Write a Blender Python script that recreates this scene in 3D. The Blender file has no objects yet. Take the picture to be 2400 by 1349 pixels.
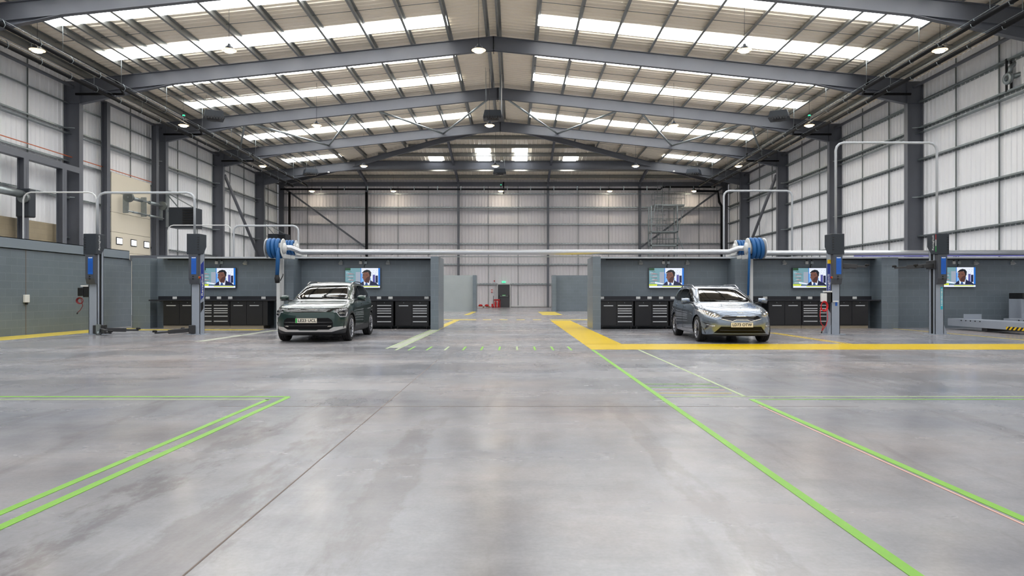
import bpy, bmesh, math, random
from mathutils import Vector, Matrix
from mathutils.bvhtree import BVHTree
random.seed(7)
PI = math.pi
S = bpy.context.scene
COL = S.collection
# ------------------------------------------------------------------ camera, sky, exposure
cam_d = bpy.data.cameras.new('camera'); cam = bpy.data.objects.new('camera', cam_d); COL.objects.link(cam)
cam.location = (0, 0, 1.13); cam.rotation_euler = (PI/2, 0, 0)
cam_d.sensor_width = 36; cam_d.lens = 24.0; cam_d.shift_x = -5/2400; cam_d.shift_y = 16.5/2400
cam_d.clip_end = 300; cam_d.clip_start = 0.05
S.camera = cam
w = bpy.data.worlds.new('sky'); S.world = w; w.use_nodes = True
w.node_tree.nodes['Background'].inputs[0].default_value = (0.93, 0.96, 1.0, 1)
w.node_tree.nodes['Background'].inputs[1].default_value = 0.95
SKYLIGHT = 8.0          # radiance of the daylight strips in the roof
LAMP = 110.0
S.view_settings.view_transform = 'Standard'; S.view_settings.look = 'None'
S.view_settings.exposure = 0.1; S.view_settings.gamma = 1.0; S.view_settings.use_curve_mapping = False
S.cycles.use_denoising = True
S.cycles.max_bounces = 8; S.cycles.diffuse_bounces = 5; S.cycles.glossy_bounces = 4
S.cycles.sample_clamp_indirect = 8

# ------------------------------------------------------------------ materials
M = {}
def srgb(r, g, b):
    f = lambda c: (c/255/12.92) if c/255 <= .04045 else ((c/255+.055)/1.055)**2.4
    return (f(r), f(g), f(b), 1)
def mat(name, col, rough=.5, metal=0, emit=None, coat=0, noise=0, nscale=8, bump=0, spec=None):
    m = bpy.data.materials.new(name); m.use_nodes = True
    nt = m.node_tree; b = nt.nodes['Principled BSDF']
    b.inputs['Base Color'].default_value = col; b.inputs['Roughness'].default_value = rough
    b.inputs['Metallic'].default_value = metal
    if spec is not None: b.inputs['Specular IOR Level'].default_value = spec
    if coat: b.inputs['Coat Weight'].default_value = coat; b.inputs['Coat Roughness'].default_value = .03
    if emit: b.inputs['Emission Color'].default_value = emit[0]; b.inputs['Emission Strength'].default_value = emit[1]
    if noise or bump:
        tc = nt.nodes.new('ShaderNodeTexCoord'); n = nt.nodes.new('ShaderNodeTexNoise')
        n.inputs['Scale'].default_value = nscale; n.inputs['Detail'].default_value = 4
        nt.links.new(tc.outputs['Object'], n.inputs['Vector'])
        if noise:
            r = nt.nodes.new('ShaderNodeMapRange')
            r.inputs['To Min'].default_value = 1-noise; r.inputs['To Max'].default_value = 1+noise
            nt.links.new(n.outputs['Fac'], r.inputs['Value'])
            mx = nt.nodes.new('ShaderNodeVectorMath'); mx.operation = 'SCALE'
            mx.inputs[0].default_value = col[:3]; nt.links.new(r.outputs[0], mx.inputs['Scale'])
            nt.links.new(mx.outputs[0], b.inputs['Base Color'])
        if bump:
            bp = nt.nodes.new('ShaderNodeBump'); bp.inputs['Strength'].default_value = bump; bp.inputs['Distance'].default_value = .02
            nt.links.new(n.outputs['Fac'], bp.inputs['Height']); nt.links.new(bp.outputs[0], b.inputs['Normal'])
    M[name] = m; return m
mat('steel_paint', srgb(99, 102, 110), .45, noise=.06, nscale=2)
mat('galv', srgb(150, 158, 160), .38, .75, noise=.18, nscale=6)
mat('purlin_galv', srgb(150, 152, 150), .33, .75, noise=.15, nscale=5)
mat('galv_dark', srgb(120, 126, 126), .42, .6, noise=.15, nscale=5)
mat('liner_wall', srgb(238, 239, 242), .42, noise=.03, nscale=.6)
mat('liner_gable', srgb(214, 211, 214), .5, noise=.03, nscale=.6)  # side-wall liner toned darker, standing in for the gable's weaker light
mat('liner_roof', srgb(242, 232, 215), .45, noise=.03, nscale=.6)  # same white liner, with warm floor bounce and lamp light tinted in
mat('black_pipe', srgb(13, 13, 16), .6, spec=.2)
mat('block_sheen', srgb(168, 175, 176), .42, .5, noise=.08, nscale=1.5)  # pale metal look paints reflected skylight sheen onto the far left block wall
mat('black', srgb(22, 22, 24), .4)
mat('rubber', srgb(20, 20, 21), .75)
mat('black_gloss', srgb(10, 10, 12), .08, coat=1)
mat('cabinet', srgb(27, 26, 29), .4, noise=.05)
mat('worktop', srgb(30, 31, 38), .35)
mat('handle', srgb(205, 206, 208), .35, .3)
mat('plinth', srgb(150, 138, 118), .6)
mat('white_plastic', srgb(222, 222, 220), .4)
mat('white_paint', srgb(205, 206, 206), .35)
mat('lift_grey', srgb(150, 157, 168), .4, noise=.04)
mat('lift_dark', srgb(42, 48, 56), .45)
mat('channel_paint', srgb(122, 132, 141), .42)
mat('conduit_grey', srgb(178, 182, 187), .4)
mat('grille_black', srgb(12, 12, 14), .5, spec=.2)
mat('lamp_glow', srgb(230, 190, 140), .4, emit=((1, .72, .40), 2.2) and ((1, .72, .40, 1), 2.2))  # emissive tint painting the warm glow around each lamp
mat('cable_dark_red', srgb(120, 25, 28), .5)
mat('panel_grey', srgb(72, 75, 82), .42)
mat('label_blue', srgb(24, 96, 190), .4)
mat('navy', srgb(32, 52, 140), .4)
mat('teal', srgb(40, 170, 190), .4)
mat('yellow', srgb(235, 190, 20), .45)
mat('red', srgb(185, 22, 26), .4)
mat('cable_red', srgb(205, 30, 38), .4)
mat('hose_blue', srgb(22, 88, 146), .55, noise=.08, nscale=20)
mat('hose_black', srgb(20, 22, 24), .6)
mat('door_cream', srgb(222, 214, 196), .45, noise=.02)
mat('door_dark', srgb(62, 62, 66), .45)
mat('blockwork', srgb(150, 138, 112), .8, noise=.1, nscale=3)
mat('wood', srgb(140, 105, 75), .7, noise=.15)
mat('orange', srgb(190, 92, 50), .5)
mat('arm_grey', srgb(60, 60, 62), .4, .3)
mat('chrome', srgb(220, 222, 225), .12, 1)
mat('rim_dark', srgb(38, 38, 42), .3, .6)
mat('rim_silver', srgb(190, 190, 195), .22, .9)
mat('plastic_dark', srgb(34, 35, 38), .55)
mat('interior', srgb(40, 38, 36), .7)
mat('car_green', srgb(24, 52, 46), .28, .4, coat=1)
mat('car_silver', srgb(124, 135, 150), .26, .75, coat=1)
mat('skid_silver', srgb(205, 203, 200), .3, .5)
mat('plate_white', srgb(232, 224, 206), .4)
mat('plate_green', srgb(25, 165, 65), .4)
mat('lens', srgb(60, 60, 62), .06, .3, coat=1)
mat('lens_clear', srgb(165, 160, 150), .08, .7, coat=1)
mat('drl', srgb(200, 200, 205), .2, .3)
mat('amber', srgb(150, 104, 80), .2, .2, coat=1)
mat('line_green', srgb(118, 178, 42), .5, noise=.1, nscale=9)
mat('line_pale', srgb(160, 178, 130), .45)
mat('line_orange', srgb(205, 160, 148), .5)
mat('line_yellow', srgb(220, 186, 0), .28, spec=.3, noise=.1, nscale=1.2)
mat('line_yellow_dull', srgb(214, 190, 70), .3)
mat('line_faint', srgb(168, 172, 156), .4)
mat('joint', srgb(112, 98, 90), .7)
mat('daylight', (1, 1, 1, 1), .5, emit=((.95, .98, 1, 1), SKYLIGHT))
mat('lamp_warm', (1, 1, 1, 1), .5, emit=((1, .86, .66, 1), LAMP))
mat('exit_green', srgb(40, 190, 140), .5, emit=(srgb(70, 225, 170), 1.0))
mat('win_lit', (1, 1, 1, 1), .5, emit=((.92, .96, 1, 1), 1.6))
def em(name, c, s=1.0): mat(name, (0.01, 0.01, 0.01, 1), .25, emit=(srgb(*c), s))
em('tv_sky', (120, 175, 235)); em('tv_teal', (110, 150, 160)); em('tv_grey', (150, 160, 175)); em('tv_blue', (20, 110, 205))
em('tv_white', (225, 232, 248)); em('tv_navy', (18, 24, 60)); em('tv_skin', (112, 74, 62)); em('tv_skin_dark', (70, 42, 40)); em('tv_hair', (12, 14, 24))
em('tv_yellow', (215, 230, 50)); em('tv_green', (30, 70, 40)); em('tv_purple', (80, 80, 150)); em('tv_orange', (190, 140, 120)); em('tv_tie', (40, 80, 140)); em('tv_red', (190, 60, 70))

def glass(name, tint, fres=1.5):
    m = bpy.data.materials.new(name); m.use_nodes = True; nt = m.node_tree
    for n in list(nt.nodes):
        if n.type != 'OUTPUT_MATERIAL': nt.nodes.remove(n)
    out = [n for n in nt.nodes if n.type == 'OUTPUT_MATERIAL'][0]
    t = nt.nodes.new('ShaderNodeBsdfTransparent'); t.inputs[0].default_value = tint
    g = nt.nodes.new('ShaderNodeBsdfGlossy'); g.inputs['Roughness'].default_value = .01
    f = nt.nodes.new('ShaderNodeFresnel'); f.inputs[0].default_value = fres
    mx = nt.nodes.new('ShaderNodeMixShader')
    nt.links.new(f.outputs[0], mx.inputs[0]); nt.links.new(t.outputs[0], mx.inputs[1]); nt.links.new(g.outputs[0], mx.inputs[2])
    nt.links.new(mx.outputs[0], out.inputs[0]); M[name] = m
glass('glass', (.36, .41, .39, 1), 1.42); glass('glass_dark', (.12, .13, .14, 1), 1.6)

def floor_mat():
    m = bpy.data.materials.new('concrete'); m.use_nodes = True; nt = m.node_tree; b = nt.nodes['Principled BSDF']; L = nt.links
    N = nt.nodes.new
    tc = N('ShaderNodeTexCoord')
    def noise(scale, det, sc=(1, 1, 1), rough=.55, dist=0):
        mp = N('ShaderNodeMapping'); mp.inputs['Scale'].default_value = sc
        L.new(tc.outputs['Object'], mp.inputs[0])
        n = N('ShaderNodeTexNoise'); n.inputs['Scale'].default_value = scale; n.inputs['Detail'].default_value = det
        n.inputs['Roughness'].default_value = rough; n.inputs['Distortion'].default_value = dist
        L.new(mp.outputs[0], n.inputs['Vector']); return n
    def ramp(n, pts):
        r = N('ShaderNodeValToRGB'); e = r.color_ramp.elements
        e[0].position, e[0].color = pts[0]; e[1].position, e[1].color = pts[-1]
        for p, c in pts[1:-1]:
            x = e.new(p); x.color = c
        L.new(n.outputs['Fac'], r.inputs[0]); return r
    def mixc(a, bb, fac, mode='MULTIPLY'):
        x = N('ShaderNodeMix'); x.data_type = 'RGBA'; x.blend_type = mode
        if isinstance(fac, float): x.inputs[0].default_value = fac
        else: L.new(fac, x.inputs[0])
        L.new(a, x.inputs[6]); L.new(bb, x.inputs[7]); return x.outputs[2]
    base = ramp(noise(.22, 5, rough=.6), [(.3, srgb(132, 135, 144)), (.5, srgb(152, 150, 153)), (.70, srgb(163, 150, 145))])
    c = base.outputs[0]
    fine = ramp(noise(2.0, 8, (1, .8, 1), .68), [(.3, (.80, .80, .805, 1)), (.68, (1.07, 1.07, 1.07, 1))])
    c = mixc(c, fine.outputs[0], 1.0)
    grain = ramp(noise(45, 3), [(.3, (.94, .94, .94, 1)), (.7, (1.03, 1.03, 1.03, 1))]); c = mixc(c, grain.outputs[0], 1.0)
    st = ramp(noise(.9, 8, (1.5, .28, 1), .62, .6), [(.54, (1, 1, 1, 1)), (.64, (.74, .72, .71, 1))]); c = mixc(c, st.outputs[0], .8)
    st2 = ramp(noise(.5, 9, (.5, 1.9, 1), .68, .4), [(.46, (1, 1, 1, 1)), (.68, (.76, .785, .82, 1))]); c = mixc(c, st2.outputs[0], .8)
    # one long dull tyre band running away from the camera on the left
    sx = N('ShaderNodeSeparateXYZ'); L.new(tc.outputs['Object'], sx.inputs[0])
    wob = noise(1.0, 8, (1, .5, 1), .7)
    for xc, hw, tone in ((-2.12, .17, (.66, .64, .635, 1)), (-1.5, .17, (.74, .71, .70, 1)), (-.75, .12, (.82, .79, .78, 1)), (1.05, .1, (.84, .82, .81, 1))):
        a = N('ShaderNodeMath'); a.operation = 'MULTIPLY_ADD'; L.new(wob.outputs['Fac'], a.inputs[0]); a.inputs[1].default_value = .6; L.new(sx.outputs['X'], a.inputs[2])
        d = N('ShaderNodeMath'); d.operation = 'SUBTRACT'; L.new(a.outputs[0], d.inputs[0]); d.inputs[1].default_value = xc+.30
        ab = N('ShaderNodeMath'); ab.operation = 'ABSOLUTE'; L.new(d.outputs[0], ab.inputs[0])
        mr = N('ShaderNodeMapRange'); mr.inputs['From Min'].default_value = hw*1.15; mr.inputs['From Max'].default_value = hw*.85; L.new(ab.outputs[0], mr.inputs[0])
        my = N('ShaderNodeMapRange'); my.inputs['From Min'].default_value = 9; my.inputs['From Max'].default_value = 5; L.new(sx.outputs['Y'], my.inputs[0])
        brk = noise(1.6, 9, (1, .4, 1), .7); mb = N('ShaderNodeMapRange'); mb.inputs['From Min'].default_value = .45; mb.inputs['From Max'].default_value = .52; L.new(brk.outputs['Fac'], mb.inputs[0])
        q = N('ShaderNodeMath'); q.operation = 'MULTIPLY'; L.new(mr.outputs[0], q.inputs[0]); L.new(my.outputs[0], q.inputs[1])
        q2 = N('ShaderNodeMath'); q2.operation = 'MULTIPLY'; L.new(q.outputs[0], q2.inputs[0]); L.new(mb.outputs[0], q2.inputs[1])
        rgb = N('ShaderNodeRGB'); rgb.outputs[0].default_value = tone
        c = mixc(c, rgb.outputs[0], q2.outputs[0])
    L.new(c, b.inputs['Base Color'])
    rr = ramp(noise(.5, 7, (.5, 1.6, 1)), [(.3, (.16, .16, .16, 1)), (.72, (.34, .34, .34, 1))])
    L.new(rr.outputs[0], b.inputs['Roughness'])
    bp = N('ShaderNodeBump'); bp.inputs['Strength'].default_value = .05; bp.inputs['Distance'].default_value = .01
    L.new(noise(3.0, 3, (.6, 1, 1)).outputs['Fac'], bp.inputs['Height']); L.new(bp.outputs[0], b.inputs['Normal'])
    b.inputs['Specular IOR Level'].default_value = .6
    M['concrete'] = m
floor_mat()

def block_mat(name, c1, c2, mortar, axis, rough=.28):
    m = bpy.data.materials.new(name); m.use_nodes = True; nt = m.node_tree; b = nt.nodes['Principled BSDF']; L = nt.links; N = nt.nodes.new
    tc = N('ShaderNodeTexCoord'); sx = N('ShaderNodeSeparateXYZ'); L.new(tc.outputs['Object'], sx.inputs[0])
    cx = N('ShaderNodeCombineXYZ'); L.new(sx.outputs[axis], cx.inputs[0]); L.new(sx.outputs['Z'], cx.inputs[1])
    br = N('ShaderNodeTexBrick'); L.new(cx.outputs[0], br.inputs['Vector'])
    br.inputs['Scale'].default_value = 1; br.inputs['Brick Width'].default_value = .434; br.inputs['Row Height'].default_value = .217
    br.inputs['Mortar Size'].default_value = .0055; br.inputs['Mortar Smooth'].default_value = .3; br.inputs['Bias'].default_value = 0
    br.inputs['Color1'].default_value = c1; br.inputs['Color2'].default_value = c2; br.inputs['Mortar'].default_value = mortar
    n = N('ShaderNodeTexNoise'); n.inputs['Scale'].default_value = 1.2; n.inputs['Detail'].default_value = 5; L.new(tc.outputs['Object'], n.inputs['Vector'])
    mr = N('ShaderNodeMapRange'); mr.inputs['To Min'].default_value = .85; mr.inputs['To Max'].default_value = 1.15; L.new(n.outputs['Fac'], mr.inputs[0])
    sc = N('ShaderNodeVectorMath'); sc.operation = 'SCALE'; L.new(br.outputs['Color'], sc.inputs[0]); L.new(mr.outputs[0], sc.inputs['Scale'])
    L.new(sc.outputs[0], b.inputs['Base Color'])
    n2 = N('ShaderNodeTexNoise'); n2.inputs['Scale'].default_value = 60; L.new(tc.outputs['Object'], n2.inputs['Vector'])
    ad = N('ShaderNodeMath'); ad.operation = 'MULTIPLY_ADD'; L.new(br.outputs['Fac'], ad.inputs[0]); ad.inputs[1].default_value = -1.2; L.new(n2.outputs['Fac'], ad.inputs[2])
    bp = N('ShaderNodeBump'); bp.inputs['Strength'].default_value = .35; bp.inputs['Distance'].default_value = .006
    L.new(ad.outputs[0], bp.inputs['Height']); L.new(bp.outputs[0], b.inputs['Normal'])
    b.inputs['Roughness'].default_value = rough; M[name] = m
GB = (srgb(106, 116, 124), srgb(110, 120, 128), srgb(124, 134, 141))
block_mat('block_x', *GB, 'X'); block_mat('block_y', *GB, 'Y')
block_mat('raw_block', srgb(156, 143, 119), srgb(150, 138, 115), srgb(136, 126, 108), 'Y', .8)

def spiral_mat():
    m = mat('duct', srgb(200, 203, 208), .3, .85); nt = m.node_tree; b = nt.nodes['Principled BSDF']
    tc = nt.nodes.new('ShaderNodeTexCoord'); wv = nt.nodes.new('ShaderNodeTexWave'); wv.inputs['Scale'].default_value = 2.2; wv.bands_direction = 'X'
    nt.links.new(tc.outputs['Object'], wv.inputs['Vector']); bp = nt.nodes.new('ShaderNodeBump'); bp.inputs['Strength'].default_value = .12; bp.inputs['Distance'].default_value = .005
    nt.links.new(wv.outputs['Fac'], bp.inputs['Height']); nt.links.new(bp.outputs[0], b.inputs['Normal'])
spiral_mat()
def hazard_mat():
    m = mat('hazard', srgb(230, 190, 20), .5); nt = m.node_tree; b = nt.nodes['Principled BSDF']; N = nt.nodes.new; L = nt.links
    tc = N('ShaderNodeTexCoord'); sx = N('ShaderNodeSeparateXYZ'); L.new(tc.outputs['Object'], sx.inputs[0])
    a = N('ShaderNodeMath'); a.operation = 'ADD'; L.new(sx.outputs['Y'], a.inputs[0]); L.new(sx.outputs['Z'], a.inputs[1])
    q = N('ShaderNodeMath'); q.operation = 'MULTIPLY'; L.new(a.outputs[0], q.inputs[0]); q.inputs[1].default_value = 6
    f = N('ShaderNodeMath'); f.operation = 'FRACT'; L.new(q.outputs[0], f.inputs[0])
    g = N('ShaderNodeMath'); g.operation = 'GREATER_THAN'; g.inputs[1].default_value = .5; L.new(f.outputs[0], g.inputs[0])
    x = N('ShaderNodeMix'); x.data_type = 'RGBA'; x.inputs[6].default_value = srgb(230, 190, 20); x.inputs[7].default_value = srgb(20, 20, 20)
    L.new(g.outputs[0], x.inputs[0]); L.new(x.outputs[2], b.inputs['Base Color'])
hazard_mat()

# ------------------------------------------------------------------ mesh helpers
def tag(o, label=None, cat=None, group=None, kind=None):
    if label: o['label'] = label
    if cat: o['category'] = cat
    if group: o['group'] = group
    if kind: o['kind'] = kind
    return o
def thing(name, label, cat, loc=(0, 0, 0), rz=0, group=None, scale=1):
    o = bpy.data.objects.new(name, None); COL.objects.link(o); o.empty_display_size = .1
    o.location = loc; o.rotation_euler = (0, 0, rz); o.scale = (scale,)*3
    return tag(o, label, cat, group)
def mw(o):
    m = Matrix.Translation(o.location) @ Matrix.Rotation(o.rotation_euler[2], 4, 'Z') @ Matrix.Scale(o.scale[0], 4)
    return mw(o.parent) @ m if o.parent else m
class MB:
    def __init__(s): s.v = []; s.f = []; s.sm = []
    def add(s, vs, fs, smooth=False):
        n = len(s.v); s.v += [tuple(v) for v in vs]; s.f += [tuple(i+n for i in f) for f in fs]; s.sm += [smooth]*len(fs); return s
    def box(s, x0, x1, y0, y1, z0, z1):
        return s.add([(x0, y0, z0), (x1, y0, z0), (x1, y1, z0), (x0, y1, z0), (x0, y0, z1), (x1, y0, z1), (x1, y1, z1), (x0, y1, z1)],
                     [(0, 3, 2, 1), (4, 5, 6, 7), (0, 1, 5, 4), (1, 2, 6, 5), (2, 3, 7, 6), (3, 0, 4, 7)])
    def bar(s, p, q, w, h, up=(0, 0, 1)):
        p = Vector(p); q = Vector(q); d = (q-p).normalized(); u = Vector(up); u = (u-d*u.dot(d)); u = u.normalized() if u.length > 1e-5 else Vector((1, 0, 0))
        r = d.cross(u); c = []
        for a in (p, q):
            for i, j in ((-1, -1), (1, -1), (1, 1), (-1, 1)): c.append(a+r*(i*w/2)+u*(j*h/2))
        return s.add(c, [(0, 1, 2, 3), (7, 6, 5, 4), (0, 4, 5, 1), (1, 5, 6, 2), (2, 6, 7, 3), (3, 7, 4, 0)])
    def tube(s, pts, r, n=10, closed=False, cap=True):
        pts = [Vector(p) for p in pts]; m = len(pts); rs = r if isinstance(r, (list, tuple)) else [r]*m
        prev = None; vs = []
        for i, p in enumerate(pts):
            if closed: d = pts[(i+1) % m]-pts[i-1]
            else: d = pts[min(i+1, m-1)]-pts[max(i-1, 0)]
            d.normalize()
            if prev is None: u = d.orthogonal().normalized()
            else:
                u = prev-d*prev.dot(d); u.normalize()
            prev = u; v = d.cross(u)
            for k in range(n):
                a = 2*PI*k/n; vs.append(p+u*(math.cos(a)*rs[i])+v*(math.sin(a)*rs[i]))
        fs = []
        for i in range(m if closed else m-1):
            j = (i+1) % m
            for k in range(n): fs.append((i*n+k, i*n+(k+1) % n, j*n+(k+1) % n, j*n+k))
        s.add(vs, fs, True)
        if cap and not closed:
            b = len(s.v)-len(vs); s.f.append(tuple(b+k for k in reversed(range(n)))); s.sm.append(False)
            s.f.append(tuple(b+(m-1)*n+k for k in range(n))); s.sm.append(False)
        return s
    def cyl(s, p, q, r, n=16): return s.tube([p, q], r, n)
    def lathe(s, prof, c=(0, 0, 0), axis='Z', n=32, smooth=True):
        vs = []; m = len(prof)
        for i in range(n):
            a = 2*PI*i/n
            for r, h in prof:
                x, y, z = r*math.cos(a), r*math.sin(a), h
                if axis == 'X': x, y, z = z, x, y
                elif axis == 'Y': x, y, z = y, z, x
                vs.append((x+c[0], y+c[1], z+c[2]))
        fs = [(i*m+k, ((i+1) % n)*m+k, ((i+1) % n)*m+k+1, i*m+k+1) for i in range(n) for k in range(m-1)]
        return s.add(vs, fs, smooth)
    def prism(s, poly, a0, a1, axis='Y'):
        # poly: 2D points in the plane normal to axis: Y->(x,z), X->(y,z), Z->(x,y)
        def P(u, v, a): return {'Y': (u, a, v), 'X': (a, u, v), 'Z': (u, v, a)}[axis]
        n = len(poly); vs = [P(u, v, a0) for u, v in poly]+[P(u, v, a1) for u, v in poly]
        fs = [tuple(range(n)), tuple(range(2*n-1, n-1, -1))]+[(i, i+n, (i+1) % n+n, (i+1) % n) for i in range(n)]
        return s.add(vs, fs)
    def ibeam(s, p, q, depth, fw, ft=.02, wt=.014, up=(0, 0, 1)):
        p = Vector(p); q = Vector(q); d = (q-p).normalized(); u = Vector(up); u = (u-d*u.dot(d)).normalized()
        s.bar(p, q, wt, depth, up); o = u*(depth/2-ft/2)
        s.bar(p+o, q+o, fw, ft, up); s.bar(p-o, q-o, fw, ft, up); return s
    def build(s, name, m, parent=None, world=False, bevel=0, recalc=True, **t):
        me = bpy.data.meshes.new(name); vs = s.v
        if parent is not None and world:
            T = mw(parent).inverted()
            vs = [T @ Vector(v) for v in vs]
        me.from_pydata([tuple(v) for v in vs], [], s.f)
        me.polygons.foreach_set('use_smooth', s.sm)
        if recalc:
            b = bmesh.new(); b.from_mesh(me); bmesh.ops.recalc_face_normals(b, faces=b.faces); b.to_mesh(me); b.free()
        me.materials.append(M[m] if isinstance(m, str) else m)
        o = bpy.data.objects.new(name, me); COL.objects.link(o)
        if parent is not None:
            # world-space meshes under a grandparent: subtract the chain
            o.parent = parent
        if bevel:
            bv = o.modifiers.new('bevel', 'BEVEL'); bv.width = bevel; bv.segments = 2; bv.limit_method = 'ANGLE'
        if t: tag(o, t.get('label'), t.get('cat'), t.get('group'), t.get('kind'))
        return o
def text_mesh(txt, size, name, m, parent, mtx, width=None, depth=.001, bold=.0):
    cu = bpy.data.curves.new('t', 'FONT'); cu.body = txt; cu.size = size; cu.extrude = depth; cu.align_x = 'CENTER'; cu.align_y = 'CENTER'; cu.offset = bold
    cu.resolution_u = 3
    ob = bpy.data.objects.new('t', cu); COL.objects.link(ob)
    dg = bpy.context.evaluated_depsgraph_get(); me = bpy.data.meshes.new_from_object(ob.evaluated_get(dg))
    bpy.data.objects.remove(ob); 
    if width:
        xs = [v.co.x for v in me.vertices]; k = width/(max(xs)-min(xs))
        for v in me.vertices: v.co.x *= k
    me.transform(mtx); me.materials.clear(); me.materials.append(M[m]); me.name = name
    o = bpy.data.objects.new(name, me); COL.objects.link(o)
    if parent: o.parent = parent
    return o
# frame helper: maps text's local (x right, y up, z toward viewer)
def frame(o, xr, yu):
    xr = Vector(xr).normalized(); yu = Vector(yu).normalized(); n = xr.cross(yu)
    return Matrix(((xr.x, yu.x, n.x, o[0]), (xr.y, yu.y, n.y, o[1]), (xr.z, yu.z, n.z, o[2]), (0, 0, 0, 1)))

# ------------------------------------------------------------------ hall dimensions
XR, XL, RX = 19.8, -21.8, -1.0            # side walls, ridge
HS = 20.8; APEX = 13.68; SL = .105        # half span, rafter top at apex, slope
YG = 63.0; FR = [0.6, 8.75, 16.9, 25.05, 33.2, 41.4, 49.5, 57.6]
Y0 = -6.0
def rt(off): return APEX-SL*abs(off)      # rafter top height at an offset from the ridge
EAVE = rt(HS)
HY = 49.5; HSL = (APEX-EAVE)/(YG-HY)      # hip end plane
# floor
MB().box(-26, 24, Y0-4, YG+1, -.2, 0).build('floor', 'concrete', kind='structure')
# --- corrugated liners, real ribs
def ribs(a0, a1, pitch, wtop, depth):
    out = []; a = a0; 
    while a < a1-1e-6:
        for da, d in ((0, 0), (pitch*.62, 0), (pitch*.72, depth), (pitch*.9, depth)): 
            if a+da < a1: out.append((a+da, d))
        a += pitch
    out.append((a1, 0)); return out
def wall_side(x, sgn, name):
    mb = MB(); pr = ribs(Y0, YG, .3, 0, .035); vs = []; fs = []
    for i, (y, d) in enumerate(pr): vs += [(x-sgn*d+sgn*.03, y, 0), (x-sgn*d+sgn*.03, y, EAVE+.3)]
    fs = [(2*i, 2*i+2, 2*i+3, 2*i+1) for i in range(len(pr)-1)]
    mb.add(vs, fs); mb.box(min(x+sgn*.09, x+sgn*.2), max(x+sgn*.09, x+sgn*.2), Y0, YG, 0, EAVE+.3)
    mb.build(name, 'liner_wall', kind='structure', recalc=False)
wall_side(XR, 1, 'wall_right'); wall_side(XL, -1, 'wall_left')
mb = MB(); pr = ribs(XL, XR, .3, 0, .035)
mb.add([(x, YG-d+.03, z) for x, d in pr for z in (0, EAVE+.35)], [(2*i, 2*i+2, 2*i+3, 2*i+1) for i in range(len(pr)-1)])
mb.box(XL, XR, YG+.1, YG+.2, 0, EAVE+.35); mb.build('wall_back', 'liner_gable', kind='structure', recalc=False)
# roof: two main slopes (cut by the hip) and the hip end
mb = MB(); SH = .255
def hipoff(y): return HS*max(0, (y-HY)/(YG-HY))
for sg in (-1, 1):
    pr = ribs(Y0, YG, .333, 0, -.035)
    vs = []
    for y, d in pr: 
        o0 = hipoff(y); vs += [(RX+sg*o0, y, rt(o0)+SH+.035+d), (RX+sg*HS, y, rt(HS)+SH+.035+d)]
    mb.add(vs, [(2*i, 2*i+2, 2*i+3, 2*i+1) for i in range(len(pr)-1)])
pr = ribs(XL, XR, .333, 0, -.035); vs = []
for x, d in pr:
    off = abs(x-RX); y = HY+(YG-HY)*off/HS
    vs += [(x, y, APEX-HSL*(y-HY)+SH+.035+d), (x, YG, EAVE+SH+.035+d)]
mb.add(vs, [(2*i, 2*i+2, 2*i+3, 2*i+1) for i in range(len(pr)-1)])
mb.add([(XL, Y0, EAVE+.5), (RX, Y0, APEX+.5), (RX, HY, APEX+.5), (XL, YG, EAVE+.5), (XR, Y0, EAVE+.5), (XR, YG, EAVE+.5)], [(0, 1, 2, 3), (1, 4, 5, 2), (3, 2, 5)])
mb.build('ceiling', 'liner_roof', kind='structure', recalc=False)
# --- daylight strips
k = 0
def ordn(i): return ['first', 'second', 'third', 'fourth', 'fifth', 'sixth', 'seventh', 'eighth', 'ninth', 'tenth', 'eleventh', 'twelfth', 'thirteenth', 'fourteenth', 'fifteenth'][i]
strips = []
for f in FR[:-1]:
    for dy in (2.2, 6.25): strips.append(f+dy)
strips = [y for y in strips if y < 56]
vis = 0
for i, y in enumerate(sorted(strips, reverse=True)):
    for sg in (-1, 1):
        o0, o1 = 2.08, 17.45
        if y > 50: o0 = 9.4
        if y > 54: o0 = 13.2
        hw = .5; mb = MB()
        a, b_ = (RX+sg*o0, rt(o0)+SH-.045), (RX+sg*o1, rt(o1)+SH-.045)
        x0, x1 = (a, b_) if a[0] < b_[0] else (b_, a)
        mb.add([(x0[0], y-hw, x0[1]), (x1[0], y-hw, x1[1]), (x1[0], y+hw, x1[1]), (x0[0], y+hw, x0[1])], [(0, 1, 2, 3)])
        mb.add([(x0[0], y-hw, x0[1]+.02), (x1[0], y-hw, x1[1]+.02), (x1[0], y+hw, x1[1]+.02), (x0[0], y+hw, x0[1]+.02)], [(3, 2, 1, 0)])
        side = 'left' if sg < 0 else 'right'
        mb.build('roof_light_strip', 'daylight', recalc=False, label=f'long white roof light strip on the {side} slope, {ordn(i)} from the far gable', cat='skylight', group='translucent roof light strips')
for x0, ya, nm in ((-2.55-.5, 55, 'tall inner pane left of the ridge'), (.56-.5, 55, 'tall inner pane right of the ridge'), (-6.65-.5, 56.9, 'short outer pane on the left'), (4.7-.5, 56.9, 'short outer pane on the right')):
    yb = 59.3; z = lambda y: APEX-HSL*(y-HY)+SH-.045
    mb = MB().add([(x0, ya, z(ya)), (x0+1.02, ya, z(ya)), (x0+1.02, yb, z(yb)), (x0, yb, z(yb))], [(0, 1, 2, 3)])
    mb.add([(x0, ya, z(ya)+.02), (x0+1.02, ya, z(ya)+.02), (x0+1.02, yb, z(yb)+.02), (x0, yb, z(yb)+.02)], [(3, 2, 1, 0)])
    mb.build('roof_light_pane', 'daylight', recalc=False, label='white roof light on the end slope, '+nm, cat='skylight', group='roof lights on the end slope')
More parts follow.
